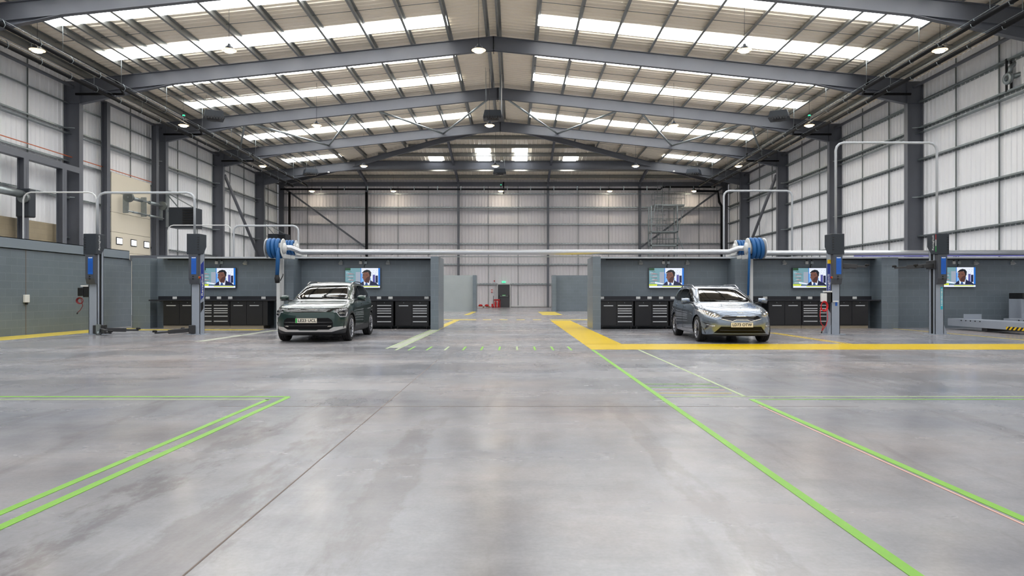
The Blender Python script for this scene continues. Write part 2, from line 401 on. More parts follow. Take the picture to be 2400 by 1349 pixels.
# --- purlins (zed sections running the length of the hall)
OFF = [.28, 2.08, 3.93, 5.77, 7.6, 9.4, 11.27, 13.2, 14.65, 15.56, 16.6, 17.45, 18.57, 19.7]
def zed(mb, p, q, up, h=.24, fl=.1, t=.006):
    p = Vector(p); q = Vector(q); d = (q-p).normalized(); u = Vector(up).normalized(); r = d.cross(u)
    mb.bar(p, q, t, h, up)
    mb.bar(p+u*h/2+r*fl/2, q+u*h/2+r*fl/2, fl, t, up); mb.bar(p-u*h/2-r*fl/2, q-u*h/2-r*fl/2, fl, t, up)
    mb.bar(p-u*(h/2-.015)-r*fl, q-u*(h/2-.015)-r*fl, t, .03, up)
    return mb
for sg in (-1, 1):
    for i, o in enumerate(OFF):
        yend = HY+(YG-HY)*o/HS
        n = Vector((sg*SL, 0, 1)).normalized(); x = RX+sg*o; z = rt(o)+.125
        mb = zed(MB(), (x, Y0, z), (x, min(yend, YG-.1), z), n)
        side = 'left' if sg < 0 else 'right'
        mb.build('roof_purlin', 'purlin_galv', label=f'galvanised roof purlin on the {side} slope, {ordn(i)} from the ridge', cat='purlin', group='purlins running the length of the roof')
for i in range(7):
    y = 50.9+i*1.8; off = HS*(y-HY)/(YG-HY)-.25; z = APEX-HSL*(y-HY)+.125
    zed(MB(), (RX-off, y, z), (RX+off, y, z), (0, HSL, 1)).build('end_purlin', 'purlin_galv', label=f'galvanised purlin across the end slope, {ordn(i)} down from its peak', cat='purlin', group='purlins across the end slope')
# small ties between purlins, one row per bay on each slope
def tie_row(y, sg, nm):
    mb = MB(); of = [o for o in OFF if o > hipoff(y)+.6]
    for a, b_ in zip(of[:-1], of[1:]):
        mb.cyl((RX+sg*a, y, rt(a)+.16), (RX+sg*b_, y, rt(b_)+.16), .012, 6)
    mb.build('purlin_tie_rods', 'galv_dark', label=nm, cat='tie rods', group='tie rods between the purlins')
for i, f in enumerate(FR[3:7]):
    for sg in (-1, 1): tie_row(f+4.05, sg, f'thin row of tie rods between purlins, {ordn(i)} roof bay, {"left" if sg < 0 else "right"} slope')

# --- portal frames
DEP = .66
def portal(y, label, flat=False):
    t = thing('portal_frame', label, 'steel frame', (RX, y, 0), group='portal frames')
    dx = .75
    for sg in (-1, 1):
        xo = sg*HS; xi = sg*(HS-dx)
        c = MB()
        top = rt(HS)+.02
        c.box(min(xo, xi)+.02, max(xo, xi)-.02, -.008, .008, 0, top)
        for xa in (xo-sg*.011, xi+sg*.011): c.box(xa-.011, xa+.011, -.15, .15, 0, top)
        c.box(min(xo, xi), max(xo, xi), -.15, .15, 0, .03)
        for zz in (10.45,): c.box(min(xo, xi), max(xo, xi), -.13, .13, zz-.012, zz+.012)
        c.build('column', 'steel_paint', t)
        r = MB(); oe = HS-dx; oi = 12.2 if flat else 0
        def P(o, dz): return (sg*o, 0, rt(o)+dz)
        # web
        r.prism([(sg*oi, rt(oi)), (sg*oe, rt(oe)), (sg*oe, rt(oe)-DEP), (sg*oi, rt(oi)-DEP)], -.006, .006)
        r.bar(P(oi, -.01), P(oe, -.01), .22, .022); r.bar(P(oi, -DEP), P(oe, -DEP), .22, .022)
        r.build('rafter', 'steel_paint', t)
        h = MB(); o1 = HS-5.2
        h.prism([(sg*o1, rt(o1)-DEP), (sg*oe, rt(oe)-DEP), (sg*oe, rt(oe)-1.16)], -.006, .006)
        h.bar((sg*o1, 0, rt(o1)-DEP-.01), (sg*oe, 0, rt(oe)-1.16), .22, .022)
        h.build('haunch', 'steel_paint', t)
        if not flat:
            a = MB(); a.prism([(0, APEX-DEP), (sg*1.9, rt(1.9)-DEP), (0, APEX-DEP-.06)], -.006, .006)
            a.box(-.012, .012, -.11, .11, APEX-DEP-.14, APEX+.0); a.build('apex_plate', 'steel_paint', t)
        for o in (5.77, 9.4, 13.2, 16.6) if not flat else (14.65, 17.45):
            MB().bar((sg*o, .03, rt(o)+.05), (sg*(o+.3), .1, rt(o)-DEP+.02), .05, .012, (0, 1, 0)).build('fly_brace', 'galv', t)
        for zz in (9.2, 5.85):
            MB().cyl((sg*(HS-.55), -.18, zz), (sg*(HS+.0), -.4, zz+.0), .022, 8).build('restraint_bar', 'galv', t)
    if flat:
        b = MB(); z = rt(12.2); b.box(-12.2, 12.2, -.006, .006, z-.66, z)
        b.box(-12.2, 12.2, -.11, .11, z-.022, z); b.box(-12.2, 12.2, -.11, .11, z-.68, z-.655)
        b.build('cross_beam', 'steel_paint', t)
    return t
FL = ['grey steel portal frame far behind the camera, beyond the picture', 'grey steel portal frame above the camera, outside the picture', 'grey steel portal frame above the painted floor lines, outside the picture',
      'nearest visible grey portal frame, cut off by the top corners', 'large grey portal frame with full ridge, second from the camera', 'grey portal frame with full ridge, third from the camera',
      'grey portal frame meeting the top of the end slope, fourth from camera', 'flat-topped grey portal frame just before the far wall']
for i, y in enumerate(FR):
    if i >= 1: portal(y, FL[i], i == 7)
# hip rafters and gable columns
for sg in (-1, 1):
    side = 'left' if sg < 0 else 'right'
    m_ = MB().ibeam((RX+sg*.3, HY+.3, APEX-.2), (RX+sg*(HS-.9), YG-.62, EAVE-.16), .4, .18)
    m_.build('hip_rafter', 'steel_paint', label=f'grey diagonal hip rafter running down to the far {side} corner', cat='rafter', group='hip rafters')
    for off, nm in ((4.1, 'inner'), (12.5, 'outer')):
        x = RX+sg*off; yt = HY+(YG-HY)*off/HS+.1
        t = thing('gable_post', f'grey steel {nm} post of the far wall, {side} of centre', 'post', (x, YG-.5, 0), group='posts of the far wall')
        MB().ibeam((0, 0, 0), (0, 0, EAVE-.1), .3, .2, up=(0, 1, 0)).build('post', 'steel_paint', t)
        MB().ibeam((0, 0, EAVE-.1), (0, yt-YG+.5, APEX-HSL*(yt-HY)-.15), .3, .16).build('roof_beam', 'steel_paint', t)
    x = RX+sg*(HS-.45)
    MB().ibeam((x, YG-.3, 0), (x, YG-.3, EAVE-.37), .4, .25, up=(1, 0, 0)).build('corner_post', 'steel_paint', label=f'grey steel corner post in the far {side} corner', cat='post', group='corner posts')
    MB().ibeam((RX+sg*20.0, YG-.75, EAVE-.6), (RX+sg*12.6, YG-.75, 5.5), .16, .12).build('wall_brace', 'steel_paint', label=f'grey diagonal brace across the far wall, {side} end', cat='brace', group='far wall braces')
    MB().cyl((RX+sg*20.2, 50, 9.9), (RX+sg*20.2, 57.2, 3.9), .11, 12).build('side_brace_tube', 'steel_paint', label=f'round grey diagonal brace tube on the {side} wall, beyond the fourth frame', cat='brace', group='side wall brace tubes')
mb = MB().box(XL+.2, XR-.2, YG-.32, YG-.05, EAVE-.35, EAVE+.0); mb.build('eave_beam', 'steel_paint', label='long grey eaves beam along the top of the far wall', cat='beam')
for sg in (-1, 1):
    x = RX+sg*(HS-.35); MB().cyl((x, Y0, EAVE-.25), (x, YG-.5, EAVE-.25), .08, 10).build('eave_tie_tube', 'steel_paint', label=f'grey round eaves tie running along the {"left" if sg < 0 else "right"} wall', cat='tie tube', group='eaves tie tubes')
# roof bracing tubes between third and fourth frames
y2, y3 = FR[5], FR[6]
for sg in (-1, 1):
    side = 'left' if sg < 0 else 'right'
    for i, (a, b_) in enumerate([(.65, 4.13), (7.2, 4.13), (8.8, 12.4), (14.8, 12.4), (15.4, 18.9)]):
        MB().cyl((RX+sg*a, y2+.1, rt(a)-DEP+.02), (RX+sg*b_, y3-.1, rt(b_)-.45), .062, 10).build('roof_brace_tube', 'galv', label=f'grey tubular roof brace between two frames, {ordn(i)} from the ridge on the {side}', cat='brace', group='tubular roof braces')
# --- girts and sag bars
GZ = [2.15, 3.95, 5.85, 7.65, 9.2, 10.45]
for nm, x, sg in (('left', XL, 1), ('right', XR, -1)):
    for i, z in enumerate(GZ):
        m_ = zed(MB(), (x+sg*.1, Y0, z), (x+sg*.1, YG-.2, z), (sg, 0, 0), h=.2, fl=.065)
        if i == 4: m_.box(min(x+sg*.02, x+sg*.3), max(x+sg*.02, x+sg*.3), Y0, YG-.3, z-.25, z-.235)
        m_.build('wall_rail', 'galv', label=f'galvanised sheeting rail along the {nm} wall, {ordn(i)} from the floor', cat='rail', group=f'sheeting rails of the {nm} wall')
    j = 0
    for f0, f1 in zip(FR[2:], FR[3:]+[YG]):
        n = 3 if f1-f0 > 6 else 2
        for k in range(1, n):
            y = f0+(f1-f0)*k/n
            MB().box(min(x+sg*.05, x+sg*.09), max(x+sg*.05, x+sg*.09), y-.025, y+.025, 0, EAVE+.2).build('sag_bar', 'galv_dark', label=f'thin upright sag bar on the {nm} wall, {ordn(j)} counting away from the camera', cat='sag bar', group=f'sag bars of the {nm} wall'); j += 1
for i, z in enumerate(GZ):
    m_ = MB()
    if i == 0:
        zed(m_, (XL+.4, YG-.1, z), (-1.55, YG-.1, z), (0, -1, 0), h=.2, fl=.065); zed(m_, (-.35, YG-.1, z), (XR-.4, YG-.1, z), (0, -1, 0), h=.2, fl=.065)
        m_.box(-1.55, -.35, YG-.2, YG-.02, z-.03, z+.03)
    else: zed(m_, (XL+.4, YG-.1, z), (XR-.4, YG-.1, z), (0, -1, 0), h=.2, fl=.065)
    if i == 4: m_.box(XL+.4, XR-.4, YG-.3, YG-.02, z-.28, z-.26)
    m_.build('wall_rail', 'galv', label=f'galvanised sheeting rail across the far wall, {ordn(i)} from the floor', cat='rail', group='sheeting rails of the far wall')
xs = [-20.6+.0, -18.6, -16.1]; j = 0
for a, b_ in ((XL, -13.5), (-13.5, -5.1), (-5.1, 3.1), (3.1, 11.5), (11.5, XR)):
    for k in (1, 2):
        x = a+(b_-a)*k/3
        z0 = 2.2 if -1.7 < x < -.2 else 0
        MB().box(x-.025, x+.025, YG-.09, YG-.05, z0, EAVE-.3).build('sag_bar', 'galv_dark', label=f'thin upright sag bar on the far wall, {ordn(j)} from the left corner', cat='sag bar', group='sag bars of the far wall'); j += 1
MB().box(-.3, XR-.5, YG-.16, YG-.02, .05, .17).build('trim_1', 'white_paint', kind='structure')

# ------------------------------------------------------------------ block walls of the workshop bays
WB = 23.75; WT = 2.39
def X(px, d): return (px-1205)*d/1600
def Zp(py, d): return 1.13+(691-py)*d/1600
def wall_boxes(name, boxes, m, label=None, **k):
    mb = MB()
    for b in boxes: mb.box(*b)
    return mb.build(name, m, kind='structure', label=label, **k)
# row of walls facing the camera (back-to-back bays)
wall_boxes('wall_bay_left', [(-13.3, -2.73, WB, WB+.2, 0, WT)], 'block_x')
wall_boxes('wall_bay_right', [(2.83, 25, WB, WB+.2, 0, WT)], 'block_x')
for n, (x0, x1, y0) in enumerate([(-2.73, -2.47, 22.3), (-7.81, -7.4, 22.9), (-13.02, -12.42, 23.3), (2.57, 2.83, 22.3), (7.41, 7.84, 22.9), (12.38, 12.94, 23.0)]):
    MB().box(x0, x1, y0, WB+.2, 0, WT).build('trim_%d' % (n+2), 'block_x', kind='structure')
wall_boxes('wall_bay_far_left', [(-12, -2.85, 47.5, 47.7, 0, 2.5)], 'block_sheen')
wall_boxes('wall_bay_far_right', [(2.9, 12, 47.5, 47.7, 0, 2.5)], 'block_x')
MB().box(-2.85, -2.6, 47.0, 48.2, 0, 2.5).build('trim_20', 'block_y', kind='structure')
MB().box(2.62, 2.9, 47.0, 48.2, 0, 2.5).build('trim_21', 'block_y', kind='structure')
wall_boxes('wall_partition_left', [(-14.1, -13.9, Y0, 24.8, 0, 2.41)], 'block_y')
MB().box(-13.9, -13.895, 19.42, 19.44, 0, 2.41).build('trim_22', 'joint', kind='structure')
mb = MB().box(-14.16, -13.86, Y0, 24.6, 2.41, 2.43).box(-13.88, -13.86, Y0, 24.6, 2.41, 2.72).box(-14.16, -13.86, Y0, 24.6, 2.70, 2.72)
mb.build('capping_channel', 'channel_paint', label='grey steel channel capping the long left partition wall', cat='steel channel')
MB().box(-13.86, -11.7, 24.62, 24.75, 2.36, 2.56).build('cross_channel', 'steel_paint', label='short grey steel channel crossing behind the left bay pier', cat='steel channel')
t = thing('wall_switch', 'small white switch box on the left partition wall', 'switch box', (-13.895, 19.4, 1.02))
MB().box(0, .07, -.09, .09, -.1, .12).build('cover', 'white_plastic', t, bevel=.01)
MB().box(.02, .06, -.03, .03, -.16, -.1).build('cable_entry', 'black', t)
# vent / raw block plinth and door framing on the left hall wall
MB().box(XL+.05, XL+.3, 24, 32.6, 0, 4.45).build('wall_left_plinth', 'raw_block', kind='structure')
t = thing('opening_frame', 'grey steel opening frame on the left wall, left of the nearest tall column', 'steel frame', (XL+.7, 30, 0))
MB().box(XL+.5, XL+.8, 25.4, FR[4]-.2, 7.0, 7.28).build('head_beam', 'steel_paint', t, world=True)
for y in (29.4, 31.9): MB().ibeam((XL+.65, y, 0), (XL+.65, y, 7.0), .3, .3, up=(1, 0, 0)).build('upright', 'steel_paint', t, world=True)
for i, (y, nm) in enumerate(((35.7, 'near side of the cream door'), (40.6, 'far side of the cream door'))):
    MB().ibeam((XL+.45, y, 0), (XL+.45, y, EAVE-.3), .3, .28, up=(1, 0, 0)).build('door_post', 'steel_paint', label=f'tall grey steel post at the {nm}', cat='post', group='posts of the cream door')
MB().box(XL+.3, XL+.32, 20, 41, 7.8, 7.84).build('orange_conduit', 'orange', label='thin orange conduit along the left wall rail', cat='conduit')
# cream sectional door
t = thing('door_1', None, None, (XL+.3, 39, 0)); t['kind'] = 'structure'
for i in range(6):
    z0 = 1.35+i*1.06
    MB().box(XL+.28, XL+.33, 36.4, 40.3, z0, z0+1.045).build('door_panel', 'door_cream', t, world=True, bevel=.008)
    MB().box(XL+.27, XL+.3, 36.4, 40.3, z0+1.03, z0+1.06).build('panel_joint', 'joint', t, world=True)
for y in (37.1, 38.5, 39.85):
    MB().box(XL+.33, XL+.36, y-.3, y+.3, 3.86, 4.26).build('window_frame', 'black', t, world=True, bevel=.02)
    MB().box(XL+.355, XL+.365, y-.25, y+.25, 3.91, 4.21).build('window_pane', 'win_lit', t, world=True)
t = thing('door_shaft', 'galvanised spring shaft with two drums across the cream door', 'door shaft', (XL+.9, 39, 6.3))
for dz in (0, -.75):
    MB().cyl((XL+.8, 37.1, 6.45+dz), (XL+.8, 40.9, 6.45+dz), .04, 8).build('shaft', 'galv', t, world=True)
    for a, b_ in ((37.6, 38.5), (39.3, 40.3)):
        MB().cyl((XL+.8, a, 6.45+dz), (XL+.8, b_, 6.45+dz), .1 if dz == 0 else .06, 12).build('spring', 'galv', t, world=True)
for y in (37.2, 40.8): MB().cyl((XL+.8, y-.08, 6.45), (XL+.8, y+.08, 6.45), .26, 20).build('drum', 'galv_dark', t, world=True)
for y in (37.2, 39.0, 40.8): MB().box(XL+.5, XL+.78, y-.05, y+.05, 5.6, 6.7).build('bracket', 'galv', t, world=True)
t = thing('motor_unit', 'door motor with dark chain drive at the left picture edge', 'door motor', (XL+1, 28.4, 5.0))
MB().cyl((XL+1.2, 26.5, 5.35), (XL+1.2, 28.7, 5.35), .16, 14).build('drum', 'galv', t, world=True)
MB().box(XL+.9, XL+1.5, 28.6, 29.0, 4.4, 5.6).build('gearbox', 'lift_dark', t, world=True, bevel=.05)
MB().cyl((XL+1.3, 28.45, 5.2), (XL+1.3, 28.62, 5.2), .22, 20).build('chain_wheel', 'galv_dark', t, world=True)
# unit heaters (warm air) on brackets by the left wall
def heater(x, y, z, label):
    t = thing('unit_heater', label, 'heater', (x, y, z))
    MB().box(-.75, .75, -.55, .55, -.6, .6).build('casing', 'lift_dark', t, bevel=.03)
    l = MB()
    for k in range(7): l.box(.1, .72, -.6, -.555, -.5+k*.15, -.42+k*.15)
    l.build('louvre', 'black', t)
    b = MB().bar((-.5, .3, .6), (-1.35, .5, 1.5), .05, .05).bar((.5, .3, .6), (-1.35, .5, 1.6), .05, .05); b.box(XL+.74-x, XL+.8-x, .3, .7, -.5, 1.7)
    b.bar((XL+.78-x, .5, .5), (-.7, .5, .5), .06, .06)
    b.build('bracket', 'galv', t); return t
heater(X(437, 41), 40.9, Zp(512, 41), 'dark grey louvred unit heater on a bracket beside the second left column')
heater(X(655, 57.2), 57.1, Zp(566, 57.2), 'dark louvred unit heater beyond the blue hose reel on the left')

# ------------------------------------------------------------------ far wall: exit door, sign, extinguishers, pallet
t = thing('door_2', None, None, (-.95, YG-.15, 0)); t['kind'] = 'structure'
MB().box(-1.5, -.4, YG-.2, YG-.14, 0, 2.1).build('door_leaf', 'door_dark', t, world=True)
for x in (-1.56, -.4): MB().box(x, x+.06, YG-.24, YG-.1, 0, 2.16).build('door_frame', 'white_paint', t, world=True)
MB().box(-1.56, -.34, YG-.24, YG-.1, 2.1, 2.16).build('door_frame', 'white_paint', t, world=True)
MB().box(-1.35, -.5, YG-.3, YG-.26, 1.0, 1.05).build('push_bar', 'galv_dark', t, world=True)
for x in (-1.4, -.52): MB().box(x, x+.08, YG-.32, YG-.2, .95, 1.12).build('bar_end', 'black', t, world=True)
p = MB().box(-1.1, -.78, YG-.215, YG-.2, 1.02, 1.16).build('push_notice', 'plate_green', t, world=True)
MB().box(-1.07, -.81, YG-.222, YG-.215, 1.07, 1.11).build('white_band', 'white_plastic', p, world=True)
t = thing('exit_sign', 'lit green exit sign above the far fire door', 'exit sign', (-.95, YG-.35, 2.25))
MB().box(-.19, .19, -.03, .03, 0, .16).build('face', 'exit_green', t)
MB().box(-.02, .02, .03, .36, .05, .1).build('bracket', 'white_plastic', t)
MB().prism([(-.14, .03), (-.11, .03), (-.08, .09), (-.1, .13), (-.13, .1)], -.036, -.03).build('pictogram', 'white_plastic', t)
MB().prism([(.09, .03), (.12, .03), (.15, .09), (.13, .13), (.1, .1)], -.036, -.03).build('pictogram', 'white_plastic', t)
t = thing('fire_notice', 'small red and white fire action notice left of the far door', 'sign', (-2.05, YG-.1, 1.5))
MB().box(-.1, .1, -.02, .1, -.15, .15).build('board', 'white_plastic', t)
for z0 in (.05, -.13): MB().box(-.08, .08, -.03, -.02, z0, z0+.08).build('red_panel', 'red', t)
t = thing('alarm_sounder', 'small dark red sounder on conduit beside the far door', 'alarm', (-1.82, YG-.15, 2.42))
MB().lathe([(0, -.08), (.06, -.08), (.06, .02), (0, .04)], axis='Y', n=14).build('sounder', 'red', t)
MB().cyl((0, 0, -2.2), (0, 0, 4.5), .02, 8).build('conduit', 'white_paint', t)
t = thing('extinguisher_stand', 'red stand holding two fire extinguishers by the far door', 'extinguisher stand', (-1.55, YG-1.0, 0))
b = MB().box(-.3, .3, -.1, .1, 0, .05).box(-.3, -.26, -.05, -.01, 0, .75).box(.26, .3, -.05, -.01, 0, .75).box(-.3, .3, -.05, -.01, .6, .75)
b.build('stand', 'red', t)
for x, nm in ((-1.68, 'left'), (-1.42, 'right')):
    e = thing('fire_extinguisher', f'red fire extinguisher on the stand by the far door, {nm} one', 'fire extinguisher', (x, YG-1.15, .05))
    MB().lathe([(0, 0), (.08, 0), (.085, .04), (.085, .42), (.06, .5), (.02, .53), (0, .53)], n=16).build('cylinder', 'red', e)
    MB().box(-.02, .08, -.015, .015, .53, .6).build('valve', 'black', e); MB().tube([(.04, -.03, .55), (.1, -.06, .45), (.09, -.06, .2)], .012, 6).build('hose', 'rubber', e)
t = thing('timber_pallet', 'wooden pallet lying on the floor left of the far door', 'pallet', (-2.75, YG-3.0, 0))
for x in (-.6, 0, .5): MB().box(x, x+.1, -.4, .4, .02, .12).build('bearer', 'wood', t)
for k in range(5): MB().box(-.6, .6, -.4+k*.17, -.28+k*.17, .12, .145).build('board', 'wood', t)
for k, (x, nm) in enumerate(((-2.95, 'left'), (-2.4, 'right'))):
    MB().lathe([(0, 0), (.16, 0), (.2, .06), (.12, .16), (0, .18)], (x, YG-3.0, .146), n=14).build('red_cover', 'red', label=f'small red cover lying on the pallet, {nm} one', cat='cover')
t = thing('pallet_truck', 'red hand pallet truck with upright handle beside the pallet', 'pallet truck', (-1.98, YG-2.6, 0))
MB().box(-.5, 0, -.27, -.1, .06, .1).box(-.5, 0, .1, .27, .06, .1).box(-.02, .15, -.2, .2, .06, .35).build('forks', 'red', t)
MB().cyl((.12, 0, .3), (.16, 0, 1.05), .02, 8).build('handle_shaft', 'black', t); MB().cyl((.16, -.14, 1.05), (.16, .14, 1.05), .02, 8).build('grip', 'black', t)
MB().cyl((.1, -.07, .09), (.1, .07, .09), .09, 14).build('wheel', 'rubber', t)

# ------------------------------------------------------------------ gable ladder platform
t = thing('access_platform', 'galvanised access platform with caged ladder by the far right corner', 'platform', (13.3, 60.6, 0))
def rail(mb, x0, x1, y, z):
    for dz in (.55, 1.1): mb.cyl((x0, y, z+dz), (x1, y, z+dz), .024, 6)
    n = max(2, round((x1-x0)/.9)+1)
    for i in range(n): x = x0+(x1-x0)*i/(n-1); mb.cyl((x, y, z), (x, y, z+1.12), .024, 6)
for z, x0, x1 in ((9.1, -.95, 1.7), (6.75, -1.3, 1.1), (5.55, -1.3, 1.1)):
    MB().box(x0, x1, -.6, .6, z-.12, z).build('deck', 'galv', t)
    m_ = MB(); rail(m_, x0, x1, -.6, z); rail(m_, x0, x1, .6, z); m_.build('guard_rail', 'galv', t)
for x in (-1.25, 1.05):
    for y in (-.55, .55): MB().box(x-.05, x+.05, y-.05, y+.05, 0, 9.0).build('post', 'galv', t)
for a, b in (((1.1, -.55, 6.7), (1.65, -.55, 9.0)), ((-1.3, -.55, 6.7), (-.9, -.55, 9.0)), ((1.1, -.55, 6.3), (1.9, -.55, 4.3))): MB().bar(a, b, .06, .06).build('strut', 'galv', t)
l = MB()
for x in (-.75, -.3): l.cyl((x, -.75, 5.6), (x, -.75, 11.0), .025, 6)
for k in range(18): l.cyl((-.75, -.75, 5.8+k*.29), (-.3, -.75, 5.8+k*.29), .014, 6)
l.build('ladder', 'galv', t)
for k in range(9):
    z = 6.6+k*.5; MB().tube([(-.9, -.75, z), (-.9, -1.2, z), (-.52, -1.45, z), (-.15, -1.2, z), (-.15, -.75, z)], .014, 6).build('cage_hoop', 'galv', t)

# ------------------------------------------------------------------ services
def pipe_run(name, pts, r, m, label, cat, **k): return MB().tube(pts, r, 12).build(name, m, label=label, cat=cat, **k)
PIPES = [(-17.95, 10.6, 'left', 'inner', 59.3), (-19.2, 10.55, 'left', 'outer', 59.3), (16.1, 10.62, 'right', 'inner', 59.3), (17.2, 10.55, 'right', 'outer', 59.3)]
for x, z, side, io, ye in PIPES:
    t = thing('roof_drain_pipe', f'long black roof drain pipe along the {side} side, {io} of the pair', 'pipe', (x, 20, z), group='black drain pipes')
    MB().tube([(x, Y0, z), (x, ye, z)], .085, 10).build('pipe', 'black_pipe', t, world=True)
    MB().box(x-.008, x+.008, Y0, ye, z+.17, z+.185).build('support_rail', 'galv', t, world=True)
    h = MB(); y = 11.0
    while y < ye: h.tube([(x-.09, y, z), (x-.06, y, z-.09), (x+.05, y, z-.1), (x+.1, y, z), (x+.06, y, z+.1), (x, y, z+.2)], .014, 5); y += 1.85
    h.build('hangers', 'galv', t, world=True)['kind'] = 'stuff'
    d = MB(); y = 15
    while y < ye:
        zr = rt(abs(x-RX))+.1; d.cyl((x, y, z+.2), (x, y, zr), .01, 5); y += 4.05
    d.build('drop_rods', 'galv', t, world=True)['kind'] = 'stuff'
for y in (FR[4]-.5, FR[5]-.5, FR[6]-.5):
    for sg in (-1, 1):
        side = 'left' if sg < 0 else 'right'; i = FR.index(y+.5)-3
        xi = RX+sg*17.2; xo = RX+sg*20.0
        MB().tube([(xi, y-1.5, 10.95), (xi+sg*.5, y, 10.75), (xo, y, 10.75)], .06, 10).build('branch_pipe', 'black_pipe', label=f'short black branch pipe at the {side} end of frame, {ordn(i)} of its row', cat='pipe', group='black branch pipes')
yb = 60.2
t = thing('cross_drain_pipe', 'black drain pipe running across in front of the far wall', 'pipe', (0, yb, 10.5))
MB().tube([(XL+1.2, yb, 10.45), (X(1547, yb), yb, 10.45), (X(1556, yb), yb, Zp(438, yb)), (X(1677, yb), yb, Zp(438, yb)), (17.2, 59.3, 10.55)], .085, 10).build('pipe', 'black_pipe', t, world=True)
MB().tube([(X(1634, yb), yb+.3, Zp(446, yb)), (X(1685, yb), yb+.3, Zp(447, yb)), (X(1688, yb), yb+.3, Zp(472, yb)), (X(1694, yb), yb+.3, Zp(482, yb)), (X(1694, yb), yb+.3, 0)], .11, 10).build('downpipe', 'black_pipe', t, world=True)
h = MB(); 
for k in range(18): h.box(-17+k*2.05-.03, -17+k*2.05+.03, yb-.1, yb+.1, 10.36, 10.72)
h.build('hangers', 'galv', t, world=True)
for px, nm in ((679, 'at the left corner'), (859, 'beside the left outer post')):
    MB().cyl((X(px, 62), 61.95, 0), (X(px, 62), 61.95, 10.45), .11, 10).build('downpipe', 'black_pipe', label=f'black vertical downpipe on the far wall {nm}', cat='pipe', group='black downpipes')
MB().cyl((X(1180, 62), 62.63, 10.4), (X(1180, 62), 62.63, 11.5), .05, 8).build('riser_pipe', 'black_pipe', label='short black vertical riser at the middle of the far wall', cat='pipe')

# spiral duct along the top of the bay walls
DZ = 2.535
t = thing('spiral_duct', 'long galvanised spiral extraction duct above the bays, between the two hose reels', 'duct', (0, 22.4, DZ))
MB().tube([(-7.45, 22.0, DZ+.12), (-7.2, 22.0, DZ+.12), (-6.95, 22.3, DZ), (0, 22.4, DZ), (7.0, 22.3, DZ), (7.25, 22.0, DZ+.1), (7.55, 22.0, DZ+.1)], .083, 16).build('duct', 'duct', t, world=True)
c = MB()
for x in (-6.3, -4.0, -1.6, 1.9, 4.1, 6.4): c.tube([(x-.02, 22.4, DZ), (x+.02, 22.4, DZ)], .09, 16)
c.build('joint_collars', 'galv', t, world=True)
t = thing('spiral_duct', 'galvanised spiral duct above the right bays, beyond the right hose reel', 'duct', (12, 22.9, DZ))
MB().tube([(8.1, 22.9, DZ), (19, 22.9, DZ+.02)], .085, 16).build('duct', 'duct', t, world=True)
for x0, x1, nm in ((-12.2, -2.75, 'left'), (2.85, 18, 'right')):
    t = thing('cable_tray', f'galvanised cable tray along the top of the {nm} bay walls', 'cable tray', ((x0+x1)/2, 23.55, WT))
    MB().box(x0, x1, 23.35, 23.75, WT+.0, WT+.03).build('tray', 'galv', t, world=True)
    MB().box(x0, x1, 23.33, 23.345, WT-.01, WT+.045).build('tray_lip', 'conduit_grey', t, world=True)
    MB().tube([(x0+.3, 23.45, WT-.04), (x1, 23.45, WT-.04)], .018, 6).build('cable', 'black', t, world=True)
MB().box(-2.47, 2.57, 22.55, 22.75, WT+.0, WT+.02).build('cable_tray', 'galv', label='thin galvanised tray bridging the gap between both bay walls', cat='cable tray')
MB().tube([(X(2000, 22.8), 22.75, WT+.04), (18.5, 22.75, WT+.05)], .02, 6).build('purple_cable', 'tv_purple', label='purple cable lying under the duct on the right', cat='cable')
j = 0
for px, side in ((572, 'left outer bay'), (797, 'left inner bay, first'), (908, 'left inner bay, second'), (1503, 'right inner bay, first'), (1613, 'right inner bay, second'), (1841, 'right outer bay'), (2292, 'far right wall, first'), (2379, 'far right wall, second')):
    t = thing('wall_spotlight', f'small wall lamp under the cable tray, {side}', 'wall lamp', (X(px, 23.6), WB, 2.27), group='small lamps under the tray')
    MB().box(-.03, .03, -.03, 0, -.05, .1).build('bracket', 'galv', t); MB().prism([(-.14, -.05), (-.02, -.09), (-.02, .03)], -.06, .06, 'X').build('head', 'white_plastic', t)

